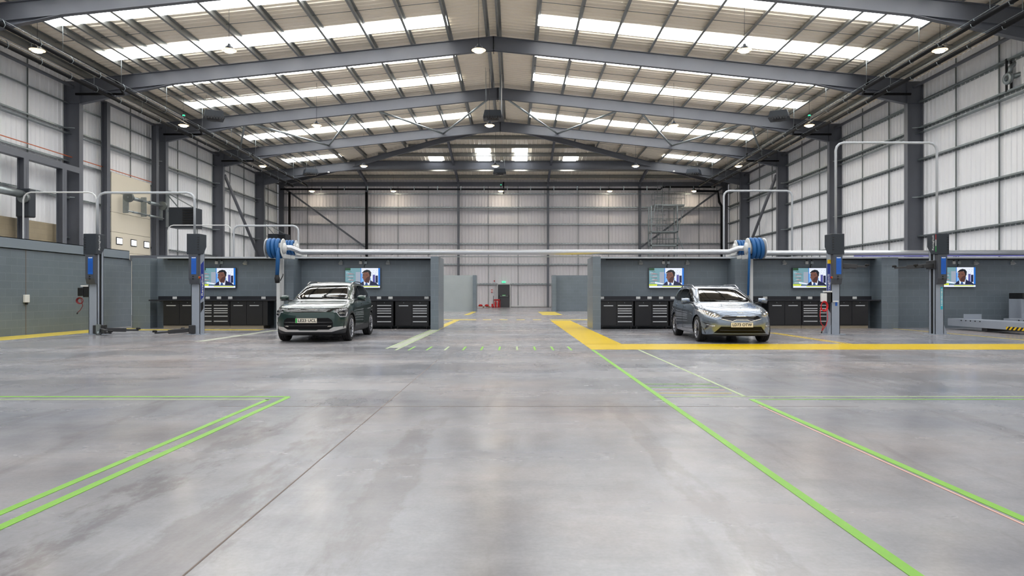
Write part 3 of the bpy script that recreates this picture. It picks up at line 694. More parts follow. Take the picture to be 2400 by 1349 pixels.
# ------------------------------------------------------------------ exhaust hose reels
def reel(cx, cy, cz, R, Lh, side, hang, label, post=None):
    t = thing('hose_reel', label, 'hose reel', (cx, cy, cz))
    for sx in (-1, 1):
        x = sx*Lh/2
        MB().lathe([(.02, x-.012), (R*.6, x-.02*1), (R-.03, x-.012), (R, x), (R-.03, x+.012), (R*.6, x+.004), (.02, x+.012)], axis='X', n=40).build('flange', 'white_paint', t)
    MB().cyl((-Lh/2, 0, 0), (Lh/2, 0, 0), R*.55, 28).build('drum', 'white_paint', t)
    rr = Lh/4/2*1.0; pts = []
    n = 3*36
    for k in range(n+1):
        a = 2*PI*k/36; pts.append((-Lh/2+rr+(Lh-2*rr)*k/n, math.cos(a)*(R-rr*.75), math.sin(a)*(R-rr*.75)))
    MB().tube(pts, rr, 12).build('hose_coil', 'hose_blue', t)
    if hang:
        hx, zl = hang
        MB().tube([(hx, -R+.06, 0.0), (hx, -R+.06, -.3), (hx-.03, -R+.08, zl)], .062 if zl > -1 else .035, 12).build('hanging_hose', 'hose_blue', t)
        if zl > -1:
            nz = MB().tube([(hx-.03, -R+.08, zl), (hx-.03, -R+.08, zl-.05), (hx-.02, -R+.05, zl-.1), (hx, -R+.02, zl-.24)], [.066, .066, .085, .07], 14).build('nozzle', 'rubber', t)
            MB().tube([(hx+.08, -R+.05, zl-.18), (hx+.16, -R+.05, zl-.02), (hx+.17, -R+.05, zl+.04)], .015, 6).build('clip_lever', 'black', t)
    s_ = -side
    MB().lathe([(0, 0), (R*.55, 0), (R*.55, .05), (R*.3, .09), (0, .09)] if s_ > 0 else [(0, 0), (R*.55, 0), (R*.55, -.05), (R*.3, -.09), (0, -.09)], (s_*Lh/2, 0, 0), 'X', 24).build('hub', 'white_paint', t)
    MB().box(s_*Lh/2-.02, s_*Lh/2+.06, -.05, .5, -R*1.0, -R*.6).box(-.3, .34, .45, .9, -.3, -.2).build('mounting_arm', 'white_paint', t)
    return t
reel(X(640, 21.6), 21.8, Zp(581, 21.7), .31, .52, -1, (.17, -.86), 'large blue hose reel above the left bays with black nozzle hanging')
reel(X(1776, 21.6), 21.8, Zp(581, 21.7), .33, .52, 1, (-.29, -1.5), 'large blue hose reel above the right bays, hose dropping behind the silver car')
reel(X(681, 25), 25.0, Zp(580, 25), .27, .42, -1, None, 'smaller blue hose reel behind the left duct end')
reel(X(1737, 25), 25.0, Zp(580, 25), .27, .42, 1, None, 'smaller blue hose reel behind the right duct end')
MB().box(X(648, 22.6), X(656, 22.6), 22.6, 22.75, 0, 2.5).box(X(656, 22.6), X(660, 22.6), 22.75, 22.85, 0, 2.5).build('reel_post', 'white_paint', label='slim white post holding the left hose reel', cat='post')
MB().box(X(1759, 22.6), X(1765, 22.6), 22.6, 22.75, 0, 2.5).build('reel_post', 'white_paint', label='slim white post holding the right hose reel', cat='post')

# ------------------------------------------------------------------ cabinets and worktops
def handle(mb, x0, x1, y, z): mb.box(x0, x1, y-.028, y-.004, z-.014, z+.014)
def cabinet(x, y, w, kinds, label, castor=True, group=None):
    t = thing('tool_cabinet', label, 'tool cabinet', (x, y, 0), group=group)
    z0 = .1
    MB().box(0, w, .02, .62, z0, .925).build('body', 'cabinet', t)
    n = len(kinds); cw = (w-.03)/n
    for i, k in enumerate(kinds):
        a = .015+i*cw; b = a+cw-.01
        MB().box(a, b, 0, .02, .83, .915).build('lock_rail', 'cabinet', t)
        MB().cyl(((a+b)/2, -.012, .875), ((a+b)/2, .0, .875), .012, 10).build('keyhole', 'galv', t)
        if k == 'door':
            d = MB().box(a, b, -.006, .02, z0+.03, .82).build('door', 'cabinet', t, bevel=.004)
            h = MB(); c = (a+b)/2; handle(h, c-.155, c+.155, 0, .775); h.build('handle', 'handle', d)
        else:
            zs = [.82, .715, .64, .565, .49, .33, .13]; hz = [.783, .675, .603, .528, .416, .245]
            for q in range(6):
                d = MB().box(a, b, -.006, .02, zs[q+1]+.005, zs[q]).build('drawer', 'cabinet', t)
                h = MB(); handle(h, a+.035, b-.035, 0, hz[q]); h.build('handle', 'handle', d)
    if castor:
        for cx in (.07, w-.07):
            c = MB().cyl((cx-.018, .08, .045), (cx+.018, .08, .045), .044, 14); c.box(cx-.025, cx+.025, .05, .12, .06, .1); c.build('castor', 'black', t)
    else: MB().box(0, w, .04, .62, 0, .1).build('plinth', 'plinth', t)
    return t
d = 22.68; j = 0
for bay, xs0, front in (('left inner', X(692, d), d), ('right inner', X(1406, d), d)):
    for u in range(4):
        x = X(1007, d)-1.125*(4-u)-.06*(3-u)-.02 if bay[0] == 'l' else xs0+u*1.165
        if bay[0] == 'r': nm = f'behind the silver car, {ordn(u)} from the left pier'
        else: nm = f'behind the green car, {ordn(3-u)} from the right pier'
        cabinet(x, d, 1.115, ('door', 'drawers'), 'black tool cabinet with door and drawers '+nm, True, 'rolling tool cabinets')
d2 = 23.1
for bay, p0, order, nm in (('left', 382, 0, 'behind the left lift'), ('right', 1801, 0, 'behind the right lift')):
    for u, kinds in enumerate((('door', 'door'), ('drawers', 'drawers'), ('door', 'door'))):
        kd = 'with two doors' if u != 1 else 'with two stacks of drawers'
        pos = ('leftmost', 'middle one', 'rightmost')[u]
        cb = cabinet(X(p0, d2)+u*1.135, d2, 1.12, kinds, f'black cabinet {kd} {nm}, {pos}', False, 'cabinets on pale plinths')
        if bay == 'left' and u == 2: MB().box(1.125, 1.27, 0, .6, .1, .925).build('end_panel', 'cabinet', cb)
for x0, x1, y, nm in ((X(351, 23.1), X(648, 23.1), 23.02, 'left outer bay'), (-7.2, -2.74, 22.62, 'left inner bay'), (2.84, 7.2, 22.62, 'right inner bay'), (X(1766, 23.1), X(2064, 23.1), 23.02, 'right outer bay')):
    t = thing('worktop', f'long black worktop with raised back strip in the {nm}', 'worktop', ((x0+x1)/2, y+.3, .93))
    MB().box(x0, x1, y, WB-.001, .93, .975).build('top', 'worktop', t, world=True, bevel=.004)
    MB().box(x0, x1, WB-.1, WB-.001, .975, 1.09).build('back_strip', 'worktop', t, world=True)
sk = [('left outer', 408.8), ('left outer', 486), ('left outer', 512.5), ('left outer', 539), ('left outer', 617), ('left inner', 861), ('left inner', 888), ('left inner', 915), ('left inner', 999.6),
      ('right inner', 1411), ('right inner', 1496), ('right inner', 1522.6), ('right inner', 1549.6), ('right inner', 1576.7), ('right outer', 1794), ('right outer', 1872), ('right outer', 1899.5), ('right outer', 2004)]
cnt = {}
for bay, px in sk:
    i = cnt.get(bay, 0); cnt[bay] = i+1
    t = thing('wall_socket', f'white twin socket on the worktop strip of the {bay} bay, {ordn(i)} from the left', 'socket', (X(px, 23.62), WB-.1, 1.033), group='twin sockets above the worktops')
    MB().box(-.073, .073, -.012, 0, -.042, .042).build('plate', 'white_plastic', t, bevel=.004)
    m_ = MB()
    for sx in (-1, 1): m_.box(sx*.038-.012, sx*.038-.004, -.0135, -.012, -.02, -.008).box(sx*.038+.004, sx*.038+.012, -.0135, -.012, -.02, -.008).box(sx*.038-.003, sx*.038+.003, -.0135, -.012, .0, .012)
    m_.build('pin_holes', 'black', t)
# ------------------------------------------------------------------ televisions
def quad(t, parent, m, name, pts, lay):
    W, H = 1.20, .68
    return MB().add([((u-.5)*W, -.0355-lay*.0004, (v-.5)*H) for u, v in pts], [tuple(range(len(pts)))]).build(name, m, parent, recalc=False)
def tv(px, label, py=651, d=WB-.08):
    t = thing('television', label, 'television', (X(px, d), d, Zp(py, d)), group='wall televisions')
    MB().box(-.615, .615, -.03, .03, -.355, .355).build('casing', 'black_gloss', t, bevel=.006)
    MB().box(-.12, .12, .03, .08, -.1, .1).build('wall_mount', 'black', t)
    sc = quad(t, t, 'tv_sky', 'screen', [(0, 0), (1, 0), (1, 1), (0, 1)], -1)
    R = lambda x0, x1, y0, y1: [(x0, y0), (x1, y0), (x1, y1), (x0, y1)]
    q = lambda m, nm, pts, l: quad(t, sc, m, nm, pts, l)
    q('tv_teal', 'studio_backdrop', R(0, .44, .15, 1), 1); q('tv_grey', 'wall_panel', R(.3, .44, .2, .8), 2)
    q('tv_green', 'foliage', R(0, .15, .88, 1), 2)
    rnd = random.Random(3)
    for k in range(22):
        y0 = .24+k*.027; x0 = rnd.uniform(0, .12); x1 = x0+rnd.uniform(.06, .2)
        q(('tv_orange', 'tv_white', 'tv_teal', 'tv_green', 'tv_grey', 'tv_red')[k % 6], 'book_row', R(x0, x1, y0, y0+.013), 3)
    q('tv_blue', 'frame_edge', R(.44, .46, .15, 1), 2); q('tv_white', 'white_board', R(.46, .95, .5, 1), 2); q('tv_sky', 'blue_panel', R(.46, .56, .15, .72), 3)
    q('tv_white', 'pale_wall', R(.74, .95, .15, .6), 2)
    q('tv_purple', 'shelf', R(.79, .86, .25, .66), 4); q('tv_navy', 'shelf', R(.87, .94, .25, .62), 4)
    q('tv_blue', 'blue_edge', R(.95, 1, .12, 1), 4)
    q('tv_navy', 'suit', [(.4, .14), (.95, .14), (.9, .24), (.78, .32), (.72, .4), (.66, .3), (.53, .34), (.46, .26)], 5)
    q('tv_white', 'shirt', [(.54, .14), (.7, .14), (.72, .4), (.62, .3), (.53, .34)], 6); q('tv_tie', 'tie', [(.57, .14), (.65, .14), (.63, .28), (.59, .28)], 7)
    q('tv_skin_dark', 'neck', [(.56, .3), (.68, .24), (.72, .44), (.56, .44)], 8)
    q('tv_skin', 'face', [(.52, .42), (.55, .3), (.6, .25), (.66, .28), (.71, .4), (.73, .6), (.7, .78), (.55, .82), (.5, .7), (.5, .56), (.485, .5), (.515, .47)], 9)
    q('tv_skin_dark', 'face_shade', [(.57, .28), (.66, .29), (.71, .42), (.72, .6), (.64, .55), (.57, .42)], 10)
    q('tv_hair', 'hair', [(.48, .76), (.54, .87), (.62, .92), (.7, .89), (.75, .78), (.74, .6), (.71, .56), (.69, .7), (.66, .8), (.54, .78), (.49, .72)], 11)
    q('tv_hair', 'brow', [(.51, .655), (.55, .66), (.55, .64), (.51, .63)], 11); q('tv_hair', 'brow', [(.59, .665), (.65, .65), (.65, .63), (.59, .645)], 11)
    q('tv_white', 'caption', [(.17, .3), (.17, .22), (.38, .17), (.44, .2), (.36, .24)], 6)
    q('tv_navy', 'headline_band', R(.2, 1, .09, .145), 12); q('tv_yellow', 'headline_tab', R(0, .23, .095, .185), 13)
    q('tv_white', 'ticker_band', R(0, 1, 0, .095), 12); q('tv_yellow', 'ticker_strip', R(.38, .95, .045, .085), 13); 
    text_mesh('BREAKING NEWS', .05, 'headline_text', 'tv_green', sc, frame(((.115-.5)*1.2, -.0412, (.14-.5)*.68), (1, 0, 0), (0, 0, 1)), .22, .0002)
    q('tv_grey', 'headline_line', R(.25, .9, .11, .122), 14)
    for k in range(9): q('tv_navy', 'board_mark', R(.76+.02*k, .768+.02*k, .6+.09*(k*5 % 4), .625+.09*(k*5 % 4)), 4)
    # outlets and cables above
    b = thing('outlet_pair', 'pair of outlet boxes above the '+label.split(', showing')[0].replace(' above the dark green car', '').replace(' left of the silver car', ''), 'outlet boxes', (X(px+(0 if px > 1000 or px < 600 else 0), d), WB, Zp(615, d)), group='outlet boxes above the televisions')
    for sx in (-1, 1):
        MB().box(sx*.09-.05, sx*.09+.05, -.05, 0, -.05, .05).build('box', 'white_plastic' if sx < 0 else 'galv', b, bevel=.008)
        MB().cyl((sx*.08, -.02, .05), (sx*.08, -.02, .26), .012, 6).build('conduit', 'black', b)
    MB().tube([(.09, -.03, -.04), (.03, -.04, -.1), (.05, -.03, -.2)], .01, 6).build('cable', 'black', b)
    return t
tv(512, 'television in the left outer bay, showing a news report')
tv(850.5, 'television in the left inner bay above the dark green car, showing a news report')
tv(1561.5, 'television in the right inner bay left of the silver car, showing a news report')
tv(1898.5, 'television in the right outer bay, showing a news report')
tv(2244, 'television on the far wall behind the outermost lift column, showing a news report', 649)

# ------------------------------------------------------------------ lift columns
def lift(x, inn, label, arm_z, extras=()):
    y = 19.65; t = thing('lift_column', label, 'lift column', (x, y, 0))
    b = MB()
    b.box(-.125, .125, -.15, -.135, 0, 2.75).box(-.125, .125, .135, .15, 0, 2.75)
    xo = -inn*.125; b.box(min(xo, xo+inn*.015), max(xo, xo+inn*.015), -.15, .15, 0, 2.75)
    for sy in (-1, 1):
        a, c = sorted((inn*.11, inn*.125)); b.box(a, c, min(sy*.15, sy*.06), max(sy*.15, sy*.06), 0, 2.75)
    b.build('post', 'lift_grey', t)
    a, c = sorted((inn*.04, inn*.1)); MB().box(a, c, -.13, .13, .02, 2.7).build('guide_channel', 'rubber', t)
    MB().box(-.27, .27, -.2, .2, 0, .015).build('base_plate', 'lift_grey', t)
    g = MB()
    for sx in (-inn,): g.prism([(sx*.125, 0), (sx*.23, 0), (sx*.125, .3)], -.145, -.13).prism([(sx*.125, 0), (sx*.23, 0), (sx*.125, .3)], .13, .145)
    if x > 0: g.build('gusset', 'lift_grey', t)
    MB().prism([(-.3, 2.28), (-.3, 2.87), (.14, 2.87), (.14, 2.52), (-.05, 2.3)], -.185, .185, 'X').build('motor_housing', 'lift_dark', t, bevel=.012)
    v = MB()
    for k in range(6): v.box(-.14*(1 if inn > 0 else -1)-.02, -.14*(1 if inn > 0 else -1)+.03, -.306, -.3, 2.4+k*.07, 2.425+k*.07)
    v.build('vent_slots', 'black', t)
    p = MB().prism([(-.3, 1.6), (-.3, 2.28), (-.15, 2.28), (-.15, 1.44), (-.24, 1.44)], -.13, .13, 'X').build('control_panel', 'panel_grey', t, bevel=.008)
    l = MB().box(-.05, .09, -.306, -.301, 1.72, 2.21).build('blue_label', 'label_blue', p)
    MB().box(-.035, .075, -.3075, -.306, 2.175, 2.2).build('white_header', 'white_plastic', l)
    q = MB()
    for k in range(9): q.box(-.035, .075, -.3075, -.306, 1.8+k*.035, 1.806+k*.035)
    q.build('label_lines', 'navy', l)
    for zz in (1.66, 1.59): MB().cyl((.0, -.315, zz), (.0, -.298, zz), .02, 12).build('push_button', 'black', p)
    sx = 1 if x < 0 else -1      # the face towards the middle of the hall
    if inn != sx:                # outer face carries the long decal
        xx = sx*.1262
        d = MB().prism([(-.11, .98), (.09, 1.09), (.09, 2.12), (-.11, 2.0)], xx-.001, xx+.001, 'X').build('side_decal', 'navy', t)
        up = (0, 0, 1)
        text_mesh('Ravaglioli', .16, 'lettering', 'white_plastic', d, frame((xx+sx*.003, -.01, 1.42), (0, 0, 1), (0, -1 if sx > 0 else 1, 0) if False else ((0, -1, 0) if sx > 0 else (0, 1, 0))), .62, bold=.002)
        MB().prism([(-.11, .62), (.07, .75), (.07, .95), (-.11, .9)], xx-.001, xx+.001, 'X').build('black_decal', 'black', t)
        MB().cyl((sx*.135, -.22, 1.63), (sx*.17, -.22, 1.63), .03, 14).build('emergency_stop', 'red', p)
        MB().box(min(sx*.13, sx*.14), max(sx*.13, sx*.14), -.25, -.19, 1.6, 1.66).build('stop_plate', 'yellow', p)
    else:
        xx = sx*.1865
        d = MB().box(min(xx, xx-.001), max(xx, xx-.001), -.29, -.05, 2.36, 2.85).build('housing_badge', 'lift_dark', t)
        for z0, z1, fm in () if x < 0 else ((2.7, 2.85, 'red'), (2.52, 2.7, 'white_plastic'), (2.36, 2.52, 'plate_green')): MB().box(min(xx, xx+sx*.002), max(xx, xx+sx*.002), -.298, -.272, z0, z1).build('flag_stripe', fm, d)
        text_mesh('Ravaglioli', .11, 'lettering', 'white_plastic', d, frame((xx+sx*.003, -.16, 2.62), (0, 0, 1), (0, -1, 0) if sx > 0 else (0, 1, 0)), .42)
    # arms and carriage
    c = MB().box(inn*.1-.08, inn*.1+.1, -.2, .2, arm_z-.1, arm_z+.14).build('carriage', 'arm_grey', t, bevel=.01)
    for k, (ex, ey) in enumerate(((.85, -.75), (.8, .75)) if arm_z < 1 else ((.8, -.35), (.9, .55))):
        a = MB(); s0 = Vector((inn*.18, -.12 if k == 0 else .12, arm_z)); e0 = Vector((inn*ex, ey, arm_z-.05))
        mid = s0.lerp(e0, .62); a.bar(s0, mid, .1, .11); a.bar(mid-(mid-s0)*.1, e0, .07, .05)
        arm = a.build('swing_arm', 'arm_grey', t, bevel=.006)
        MB().lathe([(0, 0), (.06, 0), (.06, .04), (.045, .06), (0, .06)], (e0.x, e0.y, e0.z+.02), n=16).build('lifting_pad', 'rubber', arm)
        if k == 0 and arm_z < 1 and x > -10: MB().bar(s0.lerp(e0, .2)+Vector((0, -.052, 0)), s0.lerp(e0, .5)+Vector((0, -.052, 0)), .01, .07).build('arm_label', 'label_blue', arm)
    return t
l1 = lift(-12.03, 1, 'grey lift column nearest the left partition wall, arms at floor level', .13)
MB().cyl((.2, -.3, .05), (.28, -.3, .05), .055, 14).box(.19, .29, -.33, -.27, .05, .3).build('foot_guard', 'galv', l1)
l2 = lift(-9.1, -1, 'grey lift column left of the dark green car, arms at floor level', .13)
l3 = lift(9.18, 1, 'grey lift column right of the silver car, arm raised high', 1.98)
l4 = lift(12.15, -1, 'rightmost grey lift column with open black channel and raised arm', 1.98)
d = MB().box(.03, .095, -.1525, -.151, .72, 1.36).build('teal_banner', 'teal', l4)
marks = MB()
for k in range(11): marks.box(.045, .08, -.1545, -.1525, .82+k*.046, .845+k*.046+.006*(k % 3))
marks.build('white_marks', 'white_plastic', d)
MB().box(-.19, -.128, -.135, -.06, 1.98+.05, 2.14).build('warning_sticker', 'yellow', l3)
MB().box(-.01, .05, -.155, -.151, .82, .93).build('blue_tag', 'label_blue', l3); MB().box(-.09, .06, -.2, -.15, .93, .97).build('white_clip', 'white_plastic', l3)
def hang_set(x, y, z, label, white=True, big=1.0, cm='cable_red'):
    t = thing('socket_reel', label, 'socket and cable', (x, y, z))
    MB().box(-.06, .12, -.1, .06, -.15, .15).build('bracket_box', 'black', t, bevel=.01)
    MB().box(-.2, -.05, -.12, -.02, -.12, .12).build('socket_box', 'white_plastic' if white else 'black', t, bevel=.01)
    MB().box(-.12, .1, -.11, .0, .15, .19).build('top_clip', 'white_plastic', t)
    for k in range(4):
        r = .11+.012*k; MB().tube([(-.13+math.cos(a)*r*.7, -.1-.012*k, -.25+math.sin(a)*r*big) for a in [2*PI*i/24 for i in range(24)]], .009, 6, closed=True).build('cable_loop', cm, t)
    if big > .9: MB().tube([(-.22, -.12, -.2), (-.25, -.12, -.5), (-.22, -.12, -.75), (-.16, -.12, -.8), (-.2, -.12, -.95)], .01, 6).tube([(-.05, -.12, -.25), (-.03, -.12, -.6), (-.08, -.12, -.8), (-.2, -.12, -.95)], .01, 6).build('hanging_cable', 'cable_red', t)
    if big < .9: MB().tube([(-.1, -.12, -.2), (-.05, -.12, -.4), (-.12, -.12, -.52), (-.2, -.12, -.95*big)], .01, 6).build('hanging_cable', cm, t)
    MB().cyl((-.2, -.12, -.95*big), (-.21, -.12, -1.02*big), .02, 8).build('plug', 'black', t)
    return t
hang_set(8.98, 19.6, 1.06, 'white socket box with red coiled cable beside the lift column right of the silver car')
hang_set(-12.26, 19.6, 1.22, 'black socket box with dark red cable beside the leftmost lift column', False, .62, 'cable_dark_red')
def conduit(pts, label, r=.03): MB().tube(pts, r, 10).build('conduit_arch', 'white_paint' if r < .028 else 'conduit_grey', label=label, cat='conduit')
def arch(xa, xb, y, za, zb, zt, label, r=.03):
    k = .22; pts = [(xa, y, za), (xa, y, zt-k), (xa+k*.15, y, zt-k*.5), (xa+k*.5, y, zt-k*.15), (xa+k, y, zt), (xb-k, y, zt), (xb-k*.5, y, zt-k*.15), (xb-k*.15, y, zt-k*.5), (xb, y, zt-k), (xb, y, zb)]
    conduit(pts, label, r)
arch(-12.02, -9.22, 19.7, 2.87, 2.87, 4.08, 'grey conduit arch joining the tops of the two left lift columns', .035)
arch(9.28, 12.2, 19.7, 2.87, 2.87, 5.52, 'tall grey conduit arch joining the tops of the two right lift columns', .035)
arch(-14.2, -12.08, 19.75, 0, 2.87, 4.1, 'thin white conduit arch from behind the left partition to the leftmost column', .022)
arch(-11.5, -8.85, 28, 0, 0, 3.97, 'grey conduit arch standing behind the left blue hose reel', .04)
arch(-14.2, -11.6, 28, 0, 0, 3.99, 'thin white conduit arch behind the left outer bay wall', .022)
arch(8.6, 11.4, 28, 0, 0, 5.4, 'tall grey conduit arch standing behind the right blue hose reel', .04)

# wheel alignment ramp at the far right
t = thing('alignment_ramp', 'low grey vehicle ramp with two long platforms at the far right', 'vehicle ramp', (14.9, 20, 0))
for k, x in enumerate((14.35, 16.2)):
    a = MB().box(x, x+.6, 15.5, 22.6, .12, .36).build('platform', 'lift_grey', t, world=True, bevel=.008)
    MB().box(x-.012, x+.0, 16.0, 19.9, .12, .21).build('hazard_strip', 'hazard', a, world=True)
    MB().box(x+.02, x+.58, 21.8, 21.83, .36, .52).build('wheel_stop', 'lift_grey', a, world=True)
    n = MB()
    for j in range(5): n.box(x-.003, x, 21.0+j*.22, 21.06+j*.22, .3, .33)
    n.build('bolt_holes', 'black', a, world=True)
for y in (16.5, 20.9):
    MB().box(14.4, 16.75, y-.12, y+.12, .02, .12).build('cross_rail', 'arm_grey', t, world=True)
t = thing('control_console', 'grey ramp control cabinet with black top at the right picture edge', 'control cabinet', (17.15, 23, 0))
MB().box(-.27, .4, -.3, .3, 0, 1.0).build('cabinet', 'lift_grey', t, bevel=.01)
MB().box(-.27, .42, -.34, .3, 1.0, 1.2).build('top', 'black', t, bevel=.02)
bn = MB().box(-.02, .06, -.303, -.3, .12, .9).build('teal_banner', 'teal', t)
marks = MB()
for k in range(11): marks.box(.0, .04, -.306, -.303, .25+k*.052, .28+k*.052+.006*(k % 3))
marks.build('white_marks', 'white_plastic', bn)
MB().box(.1, .25, -.303, -.3, .72, .88).build('warning_sticker', 'yellow', t)
MB().lathe([(0, 0), (.05, 0), (.05, .03), (.03, .05), (0, .05)], (.1, -.1, 1.2), n=14).build('yellow_knob', 'yellow', t)
# fan and pipework high on the right wall
t = thing('flue_fan', 'galvanised flue fan and pipes high on the right wall edge', 'flue', (19.3, 27, 9.4))
xx = 19.2; dd = 26.9
MB().tube([(X(2362, dd), dd, Zp(183, dd)), (X(2400, dd), dd-.2, Zp(172, dd)), (X(2470, dd), dd-.6, Zp(160, dd))], .1, 12).build('pipe', 'galv', t, world=True)
MB().lathe([(.12, -.05), (.2, -.08), (.25, 0), (.2, .1), (.1, .12)], (0, 0, 0), 'X', 24).build('housing', 'galv', t).location = (X(2362, dd)-19.3, -.1, Zp(184, dd)-9.4)
MB().tube([(X(2371, dd), dd+.1, Zp(172, dd)), (X(2373, dd), dd+.1, Zp(155, dd)), (X(2385, dd), dd+.1, Zp(145, dd)), (X(2430, dd), dd, Zp(138, dd))], .09, 12).build('elbow_pipe', 'galv', t, world=True)
for px in (2371, 2382): MB().box(X(px, dd)-.03, X(px, dd)+.03, dd+.25, dd+.32, Zp(210, dd), Zp(132, dd)).build('bracket', 'black', t, world=True)

# ------------------------------------------------------------------ high bay lamps
for r, (y, row) in enumerate(((26.2, 'nearest'), (37.8, 'second'), (49.7, 'third'), (61.6, 'farthest'))):
    for c, x in enumerate((-18.3, -10.94, -1.36, 8.84, 16.34)):
        if r == 3: x = (X(731, y), X(922, y), X(1174, y), X(1429, y), X(1627, y))[c]
        z = 10.48
        col = ('by the left wall', 'left of the ridge', 'near the ridge', 'right of the ridge', 'by the right wall')[c]
        t = thing('high_bay_lamp', f'hanging high bay lamp {col}, {row} row from the camera', 'lamp', (x, y, z), group='high bay lamps')
        MB().lathe([(0, .28), (.05, .28), (.07, .2), (.14, .17), (.17, .08), (.21, .02), (.21, 0), (.19, .0), (.19, .015), (0, .015)], n=24).build('housing', 'lift_dark', t)
        MB().lathe([(0, -.05), (.1, -.045), (.17, -.02), (.2, .012)], n=24).build('led_disc', 'lamp_warm', t)
        MB().lathe([(.2, .012), (.27, .03), (.27, .04), (.21, .05)], n=24).build('glow_ring', 'lamp_glow', t)  # added emissive ring, paints the orange rim of glow round the disc
        off = abs(x-RX); zr = rt(off)+SH if y < 50 else APEX-HSL*(y-HY)+SH
        MB().cyl((0, 0, .28), (0, 0, min(zr, rt(off)+SH)-z-.03), .008, 5).build('cable', 'black', t)
        if (r, c) in ((1, 0), (1, 4), (3, 2)): MB().box(-.04, .04, -.04, .04, .35, .6).build('sensor', 'black', t); MB().box(-.05, .06, -.045, .045, .55, .62).build('indicator', 'exit_green', t)
# hanging air units
for r, (y, row) in enumerate(((38.6, 'nearer'), (57.0, 'farther'))):
    for c, x in enumerate((-17.0, -1.2, 15.0)):
        z = 11.25 if r == 0 else Zp(403, 57)
        t = thing('air_unit', f'grey hanging air heater {("near the left wall", "below the ridge", "near the right wall")[c]}, {row} row', 'air heater', (x, y, z), rz=(.5, 0, -.5)[c], group='hanging air heaters')
        MB().prism([(-.55, -.2), (-.45, .22), (.45, .22), (.55, -.2)], -.5, .5, 'Y').build('casing', 'lift_dark', t, bevel=.02)
        g = MB()
        for k in range(7): g.box(-.48+k*.145, -.4+k*.145, -.54, -.48, -.27, -.12)
        g.build('louvre', 'black', t)
        MB().lathe([(0, -.26), (.3, -.26), (.36, -.2)], n=20).build('fan_ring', 'black', t)
        h = MB()
        for sx in (-.4, .4):
            for sy in (-.35, .35): h.cyl((sx, sy, .2), (sx, sy, (rt(abs(x-RX))+SH+.06 if r == 0 else min(rt(abs(x-RX)), APEX-HSL*(y-HY))+SH)-z), .008, 5)
        h.build('suspension_wires', 'galv', t)
MB().cyl((X(1175, 38.6), 38.6, 11.2), (X(1176, 38.6), 38.6, 13.6), .03, 8).build('drop_pipe', 'white_paint', label='thin white drop pipe beside the central air heater', cat='pipe')
for i, (px, py, d_) in enumerate(((1176, 377, 57), (772, 403, 57), (1578, 401, 57))):
    MB().lathe([(0, 0), (.08, 0), (.1, .05), (.06, .1), (0, .12)], (X(px, d_), d_-.2, Zp(py, d_)-.1), n=12).build('smoke_detector', 'white_plastic', label='small white detector under the flat-topped frame, '+('centre', 'left', 'right')[i], cat='detector', group='detectors')

# ------------------------------------------------------------------ floor markings
def mark(name, boxes, m, label, cat='floor line', z=.0025, **k):
    mb = MB()
    for x0, x1, y0, y1 in boxes: mb.box(x0, x1, y0, y1, 0.0002, z)
    return mb.build(name, m, label=label, cat=cat, **k)
mark('yellow_walkway', [(1.6, 2.48, 15.7, 30.2)], 'line_yellow', 'broad solid yellow strip running away beside the right wall pier')
mark('yellow_walkway', [(1.6, 24, 14.15, 15.75)], 'line_yellow', 'broad solid yellow strip crossing in front of the silver car')
mark('yellow_line', [(-13.85, -12.75, 12, 23.3)], 'line_yellow_dull', 'yellow strip along the foot of the left partition wall')
mark('yellow_line', [(-12.6, -8.2, 21.9, 22.5)], 'line_yellow_dull', 'pale yellow strip in front of the left outer cabinets')
mark('pale_line', [(-7.78, -7.55, 16.6, 22)], 'line_faint', 'pale line on the floor between left lift and green car', z=.0015)
mark('yellow_line', [(7.6, 7.68, 15.75, 20.5), (7.76, 7.82, 15.75, 20.5)], 'line_yellow', 'thin double yellow line right of the silver car')
mark('yellow_line', [(12.75, 12.85, 16.2, 23.0)], 'line_yellow_dull', 'thin yellow line beside the rightmost lift column')
mark('yellow_line', [(-2.72, -2.45, 22.4, 31)], 'line_yellow_dull', 'yellow strip running away past the left wall pier')
mark('yellow_line', [(-2.85, -2.55, 38.5, 46.5)], 'line_yellow_dull', 'short yellow strip by the far left partition')
mark('yellow_walkway', [(1.6, 2.75, 38.5, 46.2)], 'line_yellow_dull', 'yellow block by the far right partition')
mark('yellow_line', [(-5.5, -1.75, 30.9, 31.7)], 'line_yellow_dull', 'yellow strip crossing the floor behind the left bays')
mark('yellow_line', [(1.65, 8, 30.9, 31.7)], 'line_yellow_dull', 'yellow strip crossing the floor behind the right bays')
for k, px in enumerate((1132, 1171, 1211, 1249)):
    mark('yellow_dash', [(X(px, 31.3), X(px+19, 31.3), 31.0, 31.6)], 'line_yellow_dull', f'yellow dash across the aisle, {ordn(k)} from the left', group='yellow dashes across the aisle')
mark('green_line', [(-2.53, -2.47, -1.5, 7.55)], 'line_green', 'outer of two green lines running away on the left')
mark('green_line', [(-2.69, -2.635, -1.5, 7.4)], 'line_green', 'inner of two green lines running away on the left')
mark('green_line', [(-9, -2.5, 7.56, 7.62)], 'line_green', 'thin green line crossing the floor on the left, farther one')
mark('green_line', [(-9, -2.65, 7.36, 7.40)], 'line_pale', 'pale green line crossing the floor on the left, nearer one')
mark('green_line', [(1.59, 1.65, -1.5, 14.1)], 'line_green', 'bold green line running away right of the centre')
mark('green_line', [(2.54, 2.6, -1.5, 7.4)], 'line_green', 'green line running away on the right')
mark('green_line', [(2.55, 2.59, 7.6, 14.1)], 'line_pale', 'thin pale green line continuing towards the yellow strip')
mark('orange_line', [(2.5, 2.515, -1.5, 7.0)], 'line_orange', 'faint orange setting out line beside the right green line')
